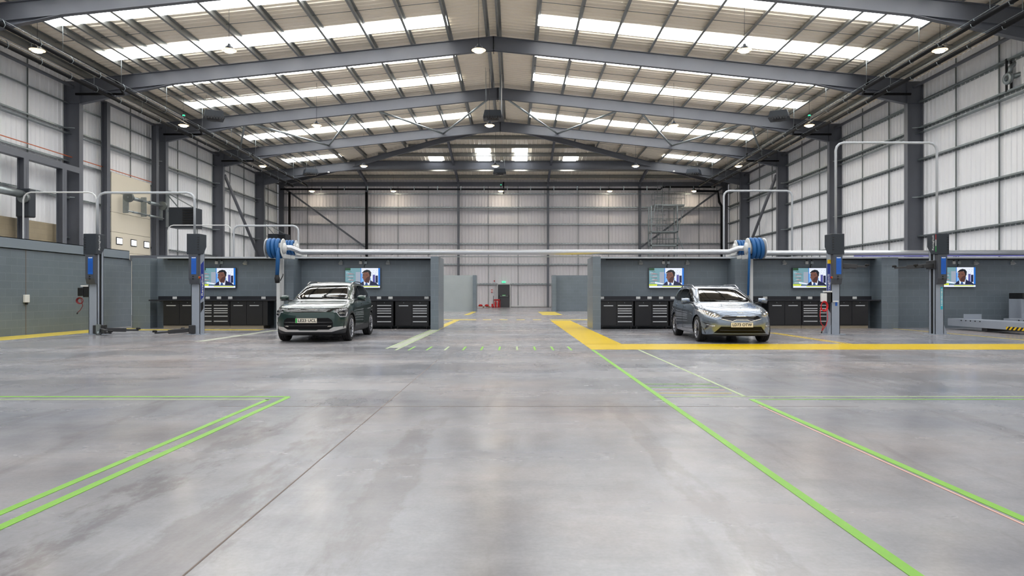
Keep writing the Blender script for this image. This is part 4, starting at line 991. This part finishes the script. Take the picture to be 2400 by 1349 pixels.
mark('green_line', [(2.6, 12, 7.38, 7.41)], 'line_green', 'thin green line crossing the floor on the right, nearer one')
mark('green_line', [(1.65, 12, 7.58, 7.62)], 'line_pale', 'pale line crossing the floor on the right, farther one')
for y, m_, nm in ((8.65, 'line_green', 'green, farthest'), (8.33, 'line_green', 'green, second farthest'), (8.1, 'line_orange', 'orange'), (7.85, 'line_yellow_dull', 'yellowish, nearest')):
    mark('cross_line', [(1.66, 2.5, y, y+.025)], m_, f'thin cross line between the two right green lines, {nm}')
mark('pale_strip', [(-2.66, -2.47, 14.6, 22.2)], 'line_faint', 'faint pale strip between the two green lines left of the aisle', z=.0012)
mark('green_line', [(-2.72, -2.67, 14.4, 22.2)], 'line_pale', 'pale green line left of the aisle, outer one')
mark('green_line', [(-2.46, -2.41, 14.0, 22.2)], 'line_pale', 'pale green line left of the aisle, inner one')
for k in range(10): mark('green_dash', [(-2.19+.372*k, -2.15+.372*k, 14.0, 14.95)], 'line_green' if k not in (2, 6) else 'line_pale', f'short green dash across the aisle, {ordn(k)} from the left', group='short green dashes across the aisle')
mark('trim_30', [(-1.338, -1.328, 0, 12)], 'joint', None, None, z=.001, kind='structure')
mark('trim_31', [(-3, 3.5, 6.93, 6.942)], 'joint', None, None, z=.001, kind='structure')

# ------------------------------------------------------------------ cars
def lerp(a, b, t): return a+(b-a)*t
def catmull(p0, p1, p2, p3, t):
    return .5*((2*p1)+(-p0+p2)*t+(2*p0-5*p1+4*p2-p3)*t*t+(-p0+3*p1-3*p2+p3)*t**3)
def outline(xf, xr, w, pf, pr, bow, n):
    xc = (xf+xr)/2; a = (xf-xr)/2; pts = []
    for i in range(401):
        th = PI*i/400; c, s_ = math.cos(th), math.sin(th); p = pf if c >= 0 else pr
        x = math.copysign(abs(c)**(2/p), c)*a; y = w*abs(s_)**(2/p)
        if c > 0: x -= bow*(y/w)**2*min(1, max(0, x/a))**2
        else: x += bow*.8*(y/w)**2*min(1, max(0, -x/a))**2
        pts.append((xc+x, y))
    L_ = [0]
    for p, q in zip(pts, pts[1:]): L_.append(L_[-1]+math.dist(p, q))
    # a dense uniform spacing by arc length
    out = []; j = 0
    for k in range(n+1):
        s_ = L_[-1]*k/n
        while j < 399 and L_[j+1] < s_: j += 1
        t = (s_-L_[j])/max(1e-9, L_[j+1]-L_[j]); out.append((lerp(pts[j][0], pts[j+1][0], t), lerp(pts[j][1], pts[j+1][1], t)))
    return out, xc, a
def zprof(zs, t):
    ts = (-1, -.6, 0, .6, 1); t = max(-1, min(1, t))
    for i in range(4):
        if t <= ts[i+1]: break
    p = [zs[max(i-1, 0)], zs[i], zs[i+1], zs[min(i+2, 4)]]; u = (t-ts[i])/(ts[i+1]-ts[i])
    # Hermite with non-uniform knots
    def sl(k):
        if k <= 0: return (zs[1]-zs[0])/(ts[1]-ts[0])
        if k >= 4: return (zs[4]-zs[3])/(ts[4]-ts[3])
        return (zs[k+1]-zs[k-1])/(ts[k+1]-ts[k-1])
    h = ts[i+1]-ts[i]; m0, m1 = sl(i)*h, sl(i+1)*h
    return (2*u**3-3*u*u+1)*zs[i]+(u**3-2*u*u+u)*m0+(-2*u**3+3*u*u)*zs[i+1]+(u**3-u*u)*m1
def car(c, loc, rz, label):
    root = thing(c['name'], label, 'car', loc, rz, scale=.966)
    R_ = c['rings']; K = len(R_); N = 64; vs = []; rows = 0; sub = 4
    for k in range((K-1)*sub+1):
        i, t = divmod(k, sub); t /= sub
        if i == K-1: i, t = K-2, 1.0
        g = lambda f: catmull(f(R_[max(i-1, 0)]), f(R_[i]), f(R_[i+1]), f(R_[min(i+2, K-1)]), t)
        xf, xr, w, pf, pr, bow = (g(lambda r, q=q: r[q]) for q in range(6)); zs = [g(lambda r, q=q: r[6][q]) for q in range(5)]
        o, xc, a = outline(xf, xr, max(w, .01), max(pf, 2), max(pr, 2), bow, N)
        row = [(x, y, zprof(zs, (x-xc)/a)) for x, y in o]
        row += [(x, -y, z) for x, y, z in reversed(row[1:-1])]
        vs += row; rows += 1
    n = 2*N; fs = [(r*n+j, r*n+(j+1) % n, (r+1)*n+(j+1) % n, (r+1)*n+j) for r in range(rows-1) for j in range(n)]
    me = bpy.data.meshes.new('body'); me.from_pydata(vs, [], fs)
    bm = bmesh.new(); bm.from_mesh(me); bmesh.ops.remove_doubles(bm, verts=bm.verts, dist=1e-4)
    lim = max(v.co.z for v in bm.verts)-.2
    be = [e for e in bm.edges if e.is_boundary and e.verts[0].co.z > lim]
    if be: bmesh.ops.holes_fill(bm, edges=be, sides=0)
    bmesh.ops.recalc_face_normals(bm, faces=bm.faces)
    tf = [f for f in bm.faces if f.calc_center_median().z > 1.35]
    if sum(f.normal.z for f in tf) < 0: bmesh.ops.reverse_faces(bm, faces=bm.faces)
    tree = BVHTree.FromBMesh(bm)
    mats = ['body']
    def cut(poly, axis, cond, key):
        idx = {'F': (1, 2), 'S': (0, 2)}[axis]
        u0, u1 = min(p[0] for p in poly)-.01, max(p[0] for p in poly)+.01; v0, v1 = min(p[1] for p in poly)-.01, max(p[1] for p in poly)+.01
        def inbox(f):
            cs = [(v.co[idx[0]], v.co[idx[1]]) for v in f.verts]
            return max(a for a, b in cs) > u0 and min(a for a, b in cs) < u1 and max(b for a, b in cs) > v0 and min(b for a, b in cs) < v1
        bm.normal_update()
        for a, b in zip(poly, poly[1:]+poly[:1]):
            fsel = [f for f in bm.faces if cond(f) and inbox(f)]
            geo = set(fsel)
            for f in fsel: geo.update(f.edges); geo.update(f.verts)
            du, dv = b[0]-a[0], b[1]-a[1]
            co = Vector((0, 0, 0)); co[idx[0]] = a[0]; co[idx[1]] = a[1]; no = Vector((0, 0, 0)); no[idx[0]] = dv; no[idx[1]] = -du
            if no.length < 1e-6: continue
            bmesh.ops.bisect_plane(bm, geom=list(geo), dist=1e-5, plane_co=co, plane_no=no.normalized())
        def inside(u, v):
            r = False
            for (a0, b0), (a1, b1) in zip(poly, poly[1:]+poly[:1]):
                if (b0 > v) != (b1 > v) and u < (a1-a0)*(v-b0)/(b1-b0)+a0: r = not r
            return r
        if key not in mats: mats.append(key)
        mi = mats.index(key); bm.normal_update()
        for f in bm.faces:
            if cond(f):
                m = f.calc_center_median()
                if inside(m[idx[0]], m[idx[1]]): f.material_index = mi
    front = lambda f: f.normal.x > .12 and f.calc_center_median().x > .0
    def side(sg, lim=.3): return lambda f: f.normal.y*sg > lim and f.calc_center_median().y*sg > .3
    for sg in (-1, 1):
        for ax in c['axles']:
            if c.get('clad'):
                rr = c['arch']+.055; cut([(ax+rr*math.cos(2*PI*i/28), c['wr']+rr*math.sin(2*PI*i/28)) for i in range(28)], 'S', side(sg), 'cladding')
        if c.get('clad'): cut([(-2.3, .1), (2.0, .1), (2.0, .36), (-2.3, .40)], 'S', side(sg), 'cladding')
        cut(c['dlo'], 'S', side(sg, .35), 'side_glass')
        for key, poly in c['front_side']:
            cut([(y*sg, z) for y, z in poly], 'F', front, key)
    for key, poly in c['front_mid']: cut(poly, 'F', front, key)
    cut(c['screen'], 'F', lambda f: f.normal.x > .15 and f.calc_center_median().x > -.2 and f.calc_center_median().z > .95, 'windscreen')
    for sg in (-1, 1):
        for ax in c['axles']:
            rr = c['arch']; cut([(ax+rr*math.cos(2*PI*i/28), c['wr']+rr*math.sin(2*PI*i/28)) for i in range(28)], 'S', lambda f, s_=side(sg): abs(f.calc_center_median().y) > .45 and f.calc_center_median().y*sg > 0 and f.calc_center_median().z < .9, 'DELETE')
    if 'DELETE' in mats:
        di = mats.index('DELETE'); bmesh.ops.delete(bm, geom=[f for f in bm.faces if f.material_index == di], context='FACES')
    def extract(mi, name, m, parent, sg=0):
        b2 = bm.copy(); bmesh.ops.delete(b2, geom=[f for f in b2.faces if f.material_index != mi or (sg and f.calc_center_median().y*sg < 0)], context='FACES')
        if not b2.faces: b2.free(); return None
        for f in b2.faces: f.material_index = 0; f.smooth = True
        me2 = bpy.data.meshes.new(name); b2.to_mesh(me2); b2.free(); me2.materials.append(M[m])
        o = bpy.data.objects.new(name, me2); COL.objects.link(o); o.parent = parent; return o
    parts = {}
    for i, key in enumerate(mats):
        if key == 'DELETE': continue
        m = {'body': c['paint'], 'cladding': 'plastic_dark', 'side_glass': 'glass_dark', 'windscreen': 'glass', 'grille': 'black_gloss', 'lower_grille': 'grille_black', 'headlight': c['lens'], 'skid_plate': 'skid_silver', 'corner_vent': 'black_gloss', 'lower_lip': 'plastic_dark', 'nose_band': 'black_gloss', 'turn_signal': 'amber'}[key]
        if key in ('side_glass', 'headlight', 'corner_vent', 'cladding'):
            for sg in (-1, 1): parts[(key, sg)] = extract(i, key, m, root, sg)
        else: parts[key] = extract(i, key, m, root)
    body = parts['body']
    def proj(p, axis):
        if axis == 'F': o, d = Vector((4, p[0], p[1])), Vector((-1, 0, 0))
        elif axis == 'T': o, d = Vector((p[0], p[1], 4)), Vector((0, 0, -1))
        else:
            sg = 1 if axis == 'L' else -1; o, d = Vector((p[0], 4*sg, p[1])), Vector((0, -sg, 0))
        h, nn, _, _ = tree.ray_cast(o, d)
        if h is None: return None, None
        if nn.dot(d) > 0: nn = -nn
        return h, nn
    def strip(name, pts, axis, r, m, parent=root, off=.0, step=.04, flat=None):
        q = []
        for a, b in zip(pts, pts[1:]):
            k = max(1, int(math.dist(a, b)/step))
            for i in range(k): q.append((lerp(a[0], b[0], i/k), lerp(a[1], b[1], i/k)))
        q.append(pts[-1]); P = []
        for p in q:
            h, nn = proj(p, axis)
            if h is not None: P.append(h+nn*off)
        if len(P) < 2: return None
        return MB().tube(P, r, 6).build(name, m, parent)
    # wheels and wells
    for ax, an in zip(c['axles'], ('front', 'rear')):
        for sg in (-1, 1):
            wy = c['track']*sg; r = c['wr']; a0 = c['arch']
            wl = MB(); V = []; 
            for i in range(19):
                th = -.15*PI+1.3*PI*i/18
                for rr, yy in ((0.001, .5), (a0+.01, .5), (a0+.012, .82)): V.append((ax+rr*math.cos(th), sg*yy, r+rr*math.sin(th)))
            wl.add(V, [(i*3+k, i*3+k+1, (i+1)*3+k+1, (i+1)*3+k) for i in range(18) for k in range(2)]); wl.build('wheel_well', 'rubber', root)
            tw = .11
            wheel = MB().lathe([(r*.70, -tw*.8), (r*.9, -tw), (r*.97, -tw*.9), (r, -tw*.6), (r, -tw*.3), (r-.006, -tw*.27), (r-.006, -tw*.2), (r, -tw*.17), (r, tw*.17), (r-.006, tw*.2), (r-.006, tw*.27), (r, tw*.3), (r, tw*.6), (r*.97, tw*.9), (r*.9, tw), (r*.70, tw*.8)], (ax, wy, r), 'Y', 48).build('tyre', 'rubber', root)
            wheel['label'] = f'{an} tyre'
            rim = MB().lathe([(r*.72, -.09), (r*.72, tw*.86*sg if sg > 0 else tw*.0), ], (ax, wy, r), 'Y', 40)
            rim = MB().lathe([(r*.66, -sg*.09), (r*.68, sg*.07), (r*.735, sg*.098), (r*.72, sg*.104), (r*.66, sg*.085), (r*.63, sg*.05)], (ax, wy, r), 'Y', 40).build('rim', 'rim_silver', wheel)
            MB().lathe([(0, sg*.0), (r*.64, sg*.0), (r*.66, sg*-.08)], (ax, wy, r), 'Y', 32).build('rim_dish', 'rim_dark', wheel)
            MB().lathe([(0.03, sg*.03), (r*.42, sg*.03), (r*.42, sg*.01)], (ax, wy, r), 'Y', 32).build('brake_disc', 'galv', wheel)
            sp = MB(); ns = c['spokes']
            for k in range(ns):
                th = 2*PI*k/ns+.3
                for dth in ((-.13, .13) if c['double'] else (0,)):
                    p0 = Vector((ax+.05*math.cos(th), wy+sg*.07, r+.05*math.sin(th))); p1 = Vector((ax+r*.69*math.cos(th+dth*1.6), wy+sg*.088, r+r*.69*math.sin(th+dth*1.6)))
                    sp.bar(p0, p1, .026, .02, (0, sg, 0))
            sp.build('spokes', 'rim_silver', wheel)
            if c['double']:
                bl = MB()
                for k in range(ns):
                    th = 2*PI*k/ns+.3+PI/ns
                    bl.bar((ax+.08*math.cos(th), wy+sg*.06, r+.08*math.sin(th)), (ax+r*.66*math.cos(th), wy+sg*.07, r+r*.66*math.sin(th)), .04, .012, (0, sg, 0))
                bl.build('spoke_inserts', 'rim_dark', wheel)
            MB().lathe([(0, sg*.1), (.03, sg*.1), (.055, sg*.085), (.06, sg*.06)], (ax, wy, r), 'Y', 20).build('hub_cap', 'rim_dark', wheel)
    # floor pan, cabin
    MB().box(-1.95, 1.95, -.5, .5, .17, .3).box(-1.0, .95, -.78, .78, .2, .3).build('underbody', 'rubber', root)
    cz = c['belt']
    MB().prism([(.3, cz-.42), (.3, cz-.12), (.42, cz-.06), (.75, cz-.07), (.95, cz-.1), (1.0, cz-.35)], -.68, .68, 'Y').build('dashboard', 'interior', root, bevel=.02)
    sw = MB().tube([(.28+.02*math.sin(a), -.37+.18*math.cos(a), cz-.06+.17*math.sin(a)) for a in [2*PI*i/24 for i in range(24)]], .016, 8, closed=True).build('steering_wheel', 'black', root)
    MB().bar((.3, -.54, cz-.06), (.3, -.2, cz-.06), .02, .05).build('wheel_boss', 'black', sw)
    for yy in (-.37, .37):
        seat = MB().prism([(-.45, .45), (.1, .48), (.12, .58), (-.35, .56), (-.52, cz+.12), (-.64, cz+.12), (-.55, .5)], yy-.24, yy+.24, 'Y').build('seat', 'interior', root, bevel=.04)
        MB().box(-.66, -.56, yy-.12, yy+.12, cz+.14, cz+.33).build('headrest', 'interior', seat, bevel=.03)
    MB().prism([(-1.35, .45), (-.8, .48), (-.8, .6), (-1.25, .58), (-1.4, cz+.15), (-1.55, cz+.15), (-1.5, .5)], -.6, .6, 'Y').build('rear_seat', 'interior', root, bevel=.04)
    # mirrors
    for sg in (-1, 1):
        mx, my, mz = c['mirror']
        mm = MB(); mm.lathe([(0, -.125), (.05, -.115), (.075, -.07), (.082, 0), (.08, .06), (.06, .1), (0, .118)], (0, 0, 0), 'Y', 20)
        mm.v = [(mx+x*1.0+(.03 if x > 0 else 0), sg*my+y*.92, mz+z*.8-(.012 if y*sg > .03 else 0)) for x, y, z in mm.v]
        mir = mm.build('door_mirror', c['paint'], root)
        MB().bar((mx, sg*(my-.07), mz-.045), (mx-.0, sg*(my-.2), mz-.085), .05, .03).build('mirror_arm', 'black', mir)
        MB().box(mx-.088, mx-.075, sg*my-.09, sg*my+.09, mz-.055, mz+.06).build('mirror_glass', 'chrome', mir)
        MB().box(mx-.06, mx+.06, sg*my-.1, sg*my+.1, mz-.085, mz-.07).build('mirror_base', 'black', mir, bevel=.01)
        ax_ = 'L' if sg > 0 else 'R'
        # roof rail
        pts = []
        for i in range(13):
            t_ = i/12; x = lerp(c['rail'][0], c['rail'][1], t_)
            h, nn = proj((x, sg*c['rail'][2]), 'T'); pts.append(Vector((x, sg*c['rail'][2], h.z+(.045*min(1, 6*t_, 6*(1-t_))))))
        MB().tube(pts, .016, 8).build('roof_rail', c['rail_mat'], root)
        # glass pillars, door gaps, handles, belt line
        for a, b in c['pillars']: strip('window_pillar', [a, b], ax_, .02, 'rubber', off=-.014)
        for poly in c['gaps']: strip('door_gap', poly, ax_, .005, 'rubber', off=-.0015)
        for hx, hz in c['handles']:
            strip('door_handle', [(hx-.09, hz), (hx+.09, hz)], ax_, .016, c['paint'] if c['clad'] is False else c['paint'], off=.014)
        strip('window_trim', c['belt_line'], ax_, .007, c['trim'], off=.002)
        for name, poly, r, m, off in c['front_strips']:
            strip(name, [(y*sg, z) for y, z in poly], 'F', r, m, off=off, parent=parts[('headlight', sg)] if name.startswith('drl') or name.startswith('lamp') else root)
        for k, (y, z, rr) in enumerate(c['projectors']):
            h, nn = proj((y*sg, z), 'F')
            if h: MB().lathe([(0, .012), (rr*.5, .012), (rr*.6, .004), (rr, .008), (rr*1.1, -.004)], (h.x-.006, h.y, h.z), 'X', 18).build('lamp_projector', 'rim_dark' if c['ev'] else 'chrome', parts[('headlight', sg)])
    for name, poly, r, m, off in c['mid_strips']: strip(name, poly, 'F', r, m, off=off)
    # bonnet shut line, wipers, screen surround
    strip('bonnet_gap', c['bonnet'], 'T', .005, 'rubber', off=-.0015); strip('bonnet_gap', [(x, -y) for x, y in c['bonnet']], 'T', .005, 'rubber', off=-.0015)
    sp_ = c['screen']; strip('screen_surround', sp_+sp_[:1], 'F', .012, 'black', off=-.004)
    zz = sp_[0][1]+.02
    strip('wiper', [(-.55, zz+.015), (.05, zz+.0)], 'F', .009, 'rubber', off=.012); strip('wiper', [(.02, zz+.035), (.6, zz+.02)], 'F', .009, 'rubber', off=.012)
    # number plate
    py_, pz_ = c['plate']; h, nn = proj((py_, pz_), 'F'); px_ = h.x+.012
    pl = MB().box(px_-.006, px_+.006, py_-.26, py_+.26, pz_-.056, pz_+.056).build('number_plate', 'plate_white', root, bevel=.002)
    MB().box(px_-.05, px_-.005, py_-.2, py_+.2, pz_-.04, pz_+.04).build('plate_bracket', 'black', root)
    # viewer in front sees local +y on the right: text x axis = +y
    if c['ev']: MB().box(px_+.0062, px_+.0075, py_-.256, py_-.215, pz_-.053, pz_+.053).build('green_flash', 'plate_green', pl)
    text_mesh(c['reg'], .098, 'registration', 'black', pl, frame((px_+.0075, py_+(.022 if c['ev'] else 0), pz_), (0, 1, 0), (0, 0, 1)), .44 if c['ev'] else .46, bold=.0022)
    # emblem on the bonnet edge
    ex = c['emblem']; h, nn = proj((0, ex[1]), 'F'); hh = h+nn*.004
    e = MB(); W = .075
    Lt = [[(-1, -.5), (-1, .5)], [(-1, -.1), (-.45, .5)], [(-.75, .1), (-.4, -.5), (.1, .5)], [(.1, .5), (.1, -.5)], [(.1, -.5), (.62, .5)], [(.62, .5), (1, -.5)]]
    u = Vector((0, 1, 0)); v = nn.cross(u); v = v if v.z > 0 else -v
    for seg in Lt:
        for a, b in zip(seg, seg[1:]): e.bar(hh+u*a[0]*W+v*a[1]*.036, hh+u*b[0]*W+v*b[1]*.036, .009, .004, nn)
    e.build('bonnet_emblem', 'white_plastic', root)
    return root
def R(xf, xr, w, pf, pr, bow, *zs): return (xf, xr, w, pf, pr, bow, zs)
green = dict(name='estate_car', paint='car_green', lens='lens', clad=True, wr=.335, arch=.385, axles=(1.33, -1.39), track=.79, spokes=5, double=True, belt=1.04,
    rings=[R(1.98, -2.02, .80, 6, 6, .05, .2, .2, .2, .2, .2), R(2.12, -2.14, .875, 6, 6, .07, .22, .24, .25, .24, .22), R(2.17, -2.19, .895, 6, 6, .08, .33, .34, .35, .34, .32),
           R(2.205, -2.205, .912, 6, 6, .08, .5, .5, .5, .5, .48), R(2.21, -2.20, .912, 6, 6, .08, .68, .66, .66, .66, .64), R(2.195, -2.17, .905, 6, 6, .08, .86, .82, .8, .79, .75),
           R(2.15, -2.13, .895, 5.5, 6, .09, 1.0, .93, .9, .88, .825), R(2.03, -2.10, .872, 5, 6, .11, 1.08, 1.01, .965, .945, .895), R(1.6, -2.07, .845, 5, 6, .1, 1.13, 1.06, 1.01, .99, .97),
           R(1.08, -2.02, .815, 6, 6, .1, 1.18, 1.12, 1.05, 1.035, 1.045), R(.72, -1.90, .765, 7, 6, .1, 1.30, 1.27, 1.22, 1.20, 1.20), R(.40, -1.78, .70, 7, 6, .1, 1.40, 1.39, 1.37, 1.35, 1.34),
           R(.16, -1.66, .63, 7, 6, .09, 1.465, 1.475, 1.475, 1.455, 1.425), R(.0, -1.5, .54, 6, 6, .07, 1.50, 1.515, 1.52, 1.50, 1.465), R(-.25, -1.2, .34, 5, 5, .03, 1.525, 1.535, 1.54, 1.53, 1.51), R(-.45, -.8, .08, 3, 3, 0, 1.54, 1.545, 1.545, 1.545, 1.54)],
    dlo=[(.70, 1.07), (.44, 1.21), (.08, 1.375), (-.12, 1.43), (-.8, 1.44), (-1.3, 1.40), (-1.72, 1.22), (-1.66, 1.16), (-.9, 1.10)],
    screen=[(-.66, 1.065), (.66, 1.065), (.665, 1.10), (.59, 1.30), (.525, 1.43), (-.525, 1.43), (-.59, 1.30), (-.665, 1.10)],
    front_side=[('headlight', [(.60, .80), (.66, .745), (.70, .74), (.76, .62), (.855, .62), (.895, .68), (.90, .82), (.80, .84), (.62, .835)])],
    front_mid=[('nose_band', [(-.61, .835), (-.56, .76), (-.3, .745), (.3, .745), (.56, .76), (.61, .835), (.3, .825), (-.3, .825)]),
               ('lower_grille', [(-.60, .48), (-.575, .56), (-.50, .61), (.50, .61), (.575, .56), (.60, .48), (.59, .38), (.50, .325), (-.50, .325), (-.59, .38)]),
               ('skid_plate', [(-.61, .385), (-.50, .322), (-.25, .322), (-.2, .305), (.2, .305), (.25, .322), (.50, .322), (.61, .385), (.84, .40), (.84, .345), (.56, .265), (-.56, .265), (-.84, .345), (-.84, .40)]),
               ('lower_lip', [(-.9, .15), (.9, .15), (.9, .34), (.84, .344), (.56, .264), (-.56, .264), (-.84, .344), (-.9, .34)])],
    mirror=(.66, 1.02, 1.1), rail=(.05, -1.45, .6), rail_mat='black_gloss', trim='black_gloss',
    pillars=[((-.22, 1.08), (-.3, 1.44)), ((-1.13, 1.13), (-1.2, 1.41)), ((.42, 1.08), (.45, 1.22))],
    gaps=[[(.92, .40), (.95, .75), (.86, 1.05)], [(-.18, .38), (-.2, 1.07)], [(-.95, .62), (-1.1, .8), (-1.16, 1.12)], [(.92, .40), (-.85, .42)]],
    handles=[(-.05, .93), (-1.0, .96)], belt_line=[(.70, 1.06), (-.2, 1.075), (-1.0, 1.105), (-1.66, 1.16)],
    front_strips=[('drl_strip', [(.61, .75), (.675, .75), (.745, .635), (.845, .635), (.86, .74)], .0085, 'drl', .004), ('lamp_divider', [(.66, .80), (.86, .80)], .006, 'drl', .003), ('lamp_bar', [(.72, .72), (.83, .72)], .012, 'lens_clear', .003), ('fog_lamp', [(.47, .40), (.56, .41)], .014, 'lens_clear', .003), ('arch_lip', [(.80, .36), (.83, .5)], .012, 'plastic_dark', .0)],
    projectors=[(.80, .765, .03), (.80, .69, .028)],
    mid_strips=[('bonnet_edge', [(-.84, .862), (-.5, .85), (0, .845), (.5, .85), (.84, .862)], .009, 'chrome', .002), ('bonnet_seam', [(-.85, .845), (-.5, .832), (0, .828), (.5, .832), (.85, .845)], .006, 'rubber', .0), ('intake_bar', [(-.58, .5), (.58, .5)], .01, 'black_gloss', .002), ('intake_bar', [(-.58, .42), (.58, .42)], .008, 'black_gloss', .002)],
    bonnet=[(2.02, .80), (1.6, .78), (1.15, .74)], plate=(-.03, .545), ev=True, reg='LE23 UCL', emblem=(0, .885))
silver = dict(name='estate_car', paint='car_silver', lens='lens_clear', clad=False, wr=.32, arch=.36, axles=(1.40, -1.25), track=.77, spokes=5, double=True, belt=.96,
    rings=[R(2.04, -2.12, .79, 6, 6, .06, .17, .17, .17, .17, .17), R(2.17, -2.22, .865, 6, 6, .10, .19, .2, .2, .2, .19), R(2.24, -2.27, .885, 5.5, 6, .12, .28, .28, .29, .28, .27),
           R(2.285, -2.295, .90, 5, 6, .13, .44, .44, .44, .44, .40), R(2.29, -2.295, .90, 5, 6, .13, .6, .58, .58, .57, .54), R(2.265, -2.27, .893, 4.6, 6, .14, .75, .72, .70, .69, .655),
           R(2.21, -2.24, .88, 4.2, 6, .15, .88, .84, .80, .79, .735), R(2.08, -2.22, .855, 4, 6, .15, .97, .92, .875, .86, .81), R(1.7, -2.19, .83, 4.4, 6, .12, 1.03, .98, .925, .915, .885),
           R(1.18, -2.15, .805, 5.5, 6, .1, 1.09, 1.04, .975, .955, .975), R(.78, -2.06, .755, 7, 6, .1, 1.20, 1.18, 1.13, 1.12, 1.12), R(.42, -1.98, .69, 7, 6, .1, 1.31, 1.30, 1.27, 1.26, 1.255),
           R(.15, -1.88, .615, 7, 6, .09, 1.37, 1.385, 1.38, 1.37, 1.345), R(-.03, -1.75, .53, 6, 6, .07, 1.40, 1.42, 1.425, 1.415, 1.385), R(-.3, -1.35, .33, 5, 5, .03, 1.425, 1.435, 1.44, 1.44, 1.42), R(-.5, -.9, .08, 3, 3, 0, 1.44, 1.445, 1.445, 1.445, 1.445)],
    dlo=[(.76, .985), (.46, 1.12), (.06, 1.275), (-.12, 1.33), (-.9, 1.345), (-1.5, 1.31), (-1.96, 1.17), (-1.98, 1.10), (-1.1, 1.02)],
    screen=[(-.65, .995), (.65, .995), (.66, 1.03), (.585, 1.22), (.515, 1.345), (-.515, 1.345), (-.585, 1.22), (-.66, 1.03)],
    front_side=[('headlight', [(.49, .655), (.56, .625), (.68, .64), (.80, .70), (.875, .80), (.86, .83), (.74, .785), (.60, .73), (.50, .69)]), ('corner_vent', [(.62, .43), (.84, .52), (.76, .445), (.80, .30), (.73, .40)])],
    front_mid=[('grille', [(-.49, .60), (-.40, .67), (-.34, .685), (-.2, .665), (.2, .665), (.34, .685), (.40, .67), (.49, .60), (.22, .54), (.13, .575), (-.13, .575), (-.22, .54)]),
               ('lower_grille', [(-.63, .245), (-.48, .41), (.48, .41), (.63, .245)]), ('lower_lip', [(-.9, .14), (.9, .14), (.9, .20), (.63, .225), (-.63, .225), (-.9, .20)])],
    mirror=(.76, 1.0, 1.03), rail=(.05, -1.7, .585), rail_mat='rim_silver', trim='chrome',
    pillars=[((-.14, 1.0), (-.22, 1.35)), ((-1.08, 1.03), (-1.15, 1.34)), ((.48, .99), (.51, 1.13))],
    gaps=[[(1.0, .3), (1.02, .7), (.95, .97)], [(-.1, .28), (-.12, .99)], [(-.85, .5), (-1.0, .68), (-1.1, 1.03)], [(1.0, .3), (-.8, .3)]],
    handles=[(.03, .86), (-.98, .9)], belt_line=[(.76, .975), (-.1, .99), (-1.1, 1.015), (-1.98, 1.09)],
    front_strips=[('drl_strip', [(.52, .66), (.60, .65), (.70, .665), (.80, .715), (.86, .80)], .006, 'drl', .003), ('turn_signal', [(.70, .755), (.78, .785), (.84, .81)], .009, 'amber', -.003), ('fog_lamp', [(.60, .405), (.72, .405)], .013, 'lens_clear', .0), ('vent_trim', [(.60, .43), (.78, .445)], .008, 'chrome', .002), ('corner_fin', [(.84, .42), (.80, .32), (.77, .23)], .008, 'black', .002)],
    projectors=[(.60, .69, .034), (.72, .725, .03)],
    mid_strips=[('grille_trim', [(-.495, .60), (-.22, .535), (-.13, .572), (.13, .572), (.22, .535), (.495, .60)], .009, 'chrome', .004), ('grille_badge_bar', [(-.12, .655), (.12, .655)], .008, 'chrome', .002),
                ('intake_bar', [(-.5, .32), (.5, .32)], .012, 'black', .002), ('intake_lip', [(-.63, .24), (.63, .24)], .012, 'galv_dark', .004), ('bonnet_seam', [(-.5, .70), (-.3, .715), (0, .705), (.3, .715), (.5, .70)], .004, 'rubber', .0)],
    bonnet=[(1.75, .735), (1.5, .745), (1.2, .71)], plate=(0, .455), ev=False, reg='LD73 OTW', emblem=(0, .745))
car(green, (-4.93, 18.22, 0), -PI/2+math.radians(1.6), 'dark green car with black lower cladding parked before the left bays')
car(silver, (5.33, 18.0, 0), -PI/2-math.radians(1.6), 'silver grey car parked before the right bays behind the yellow strip')
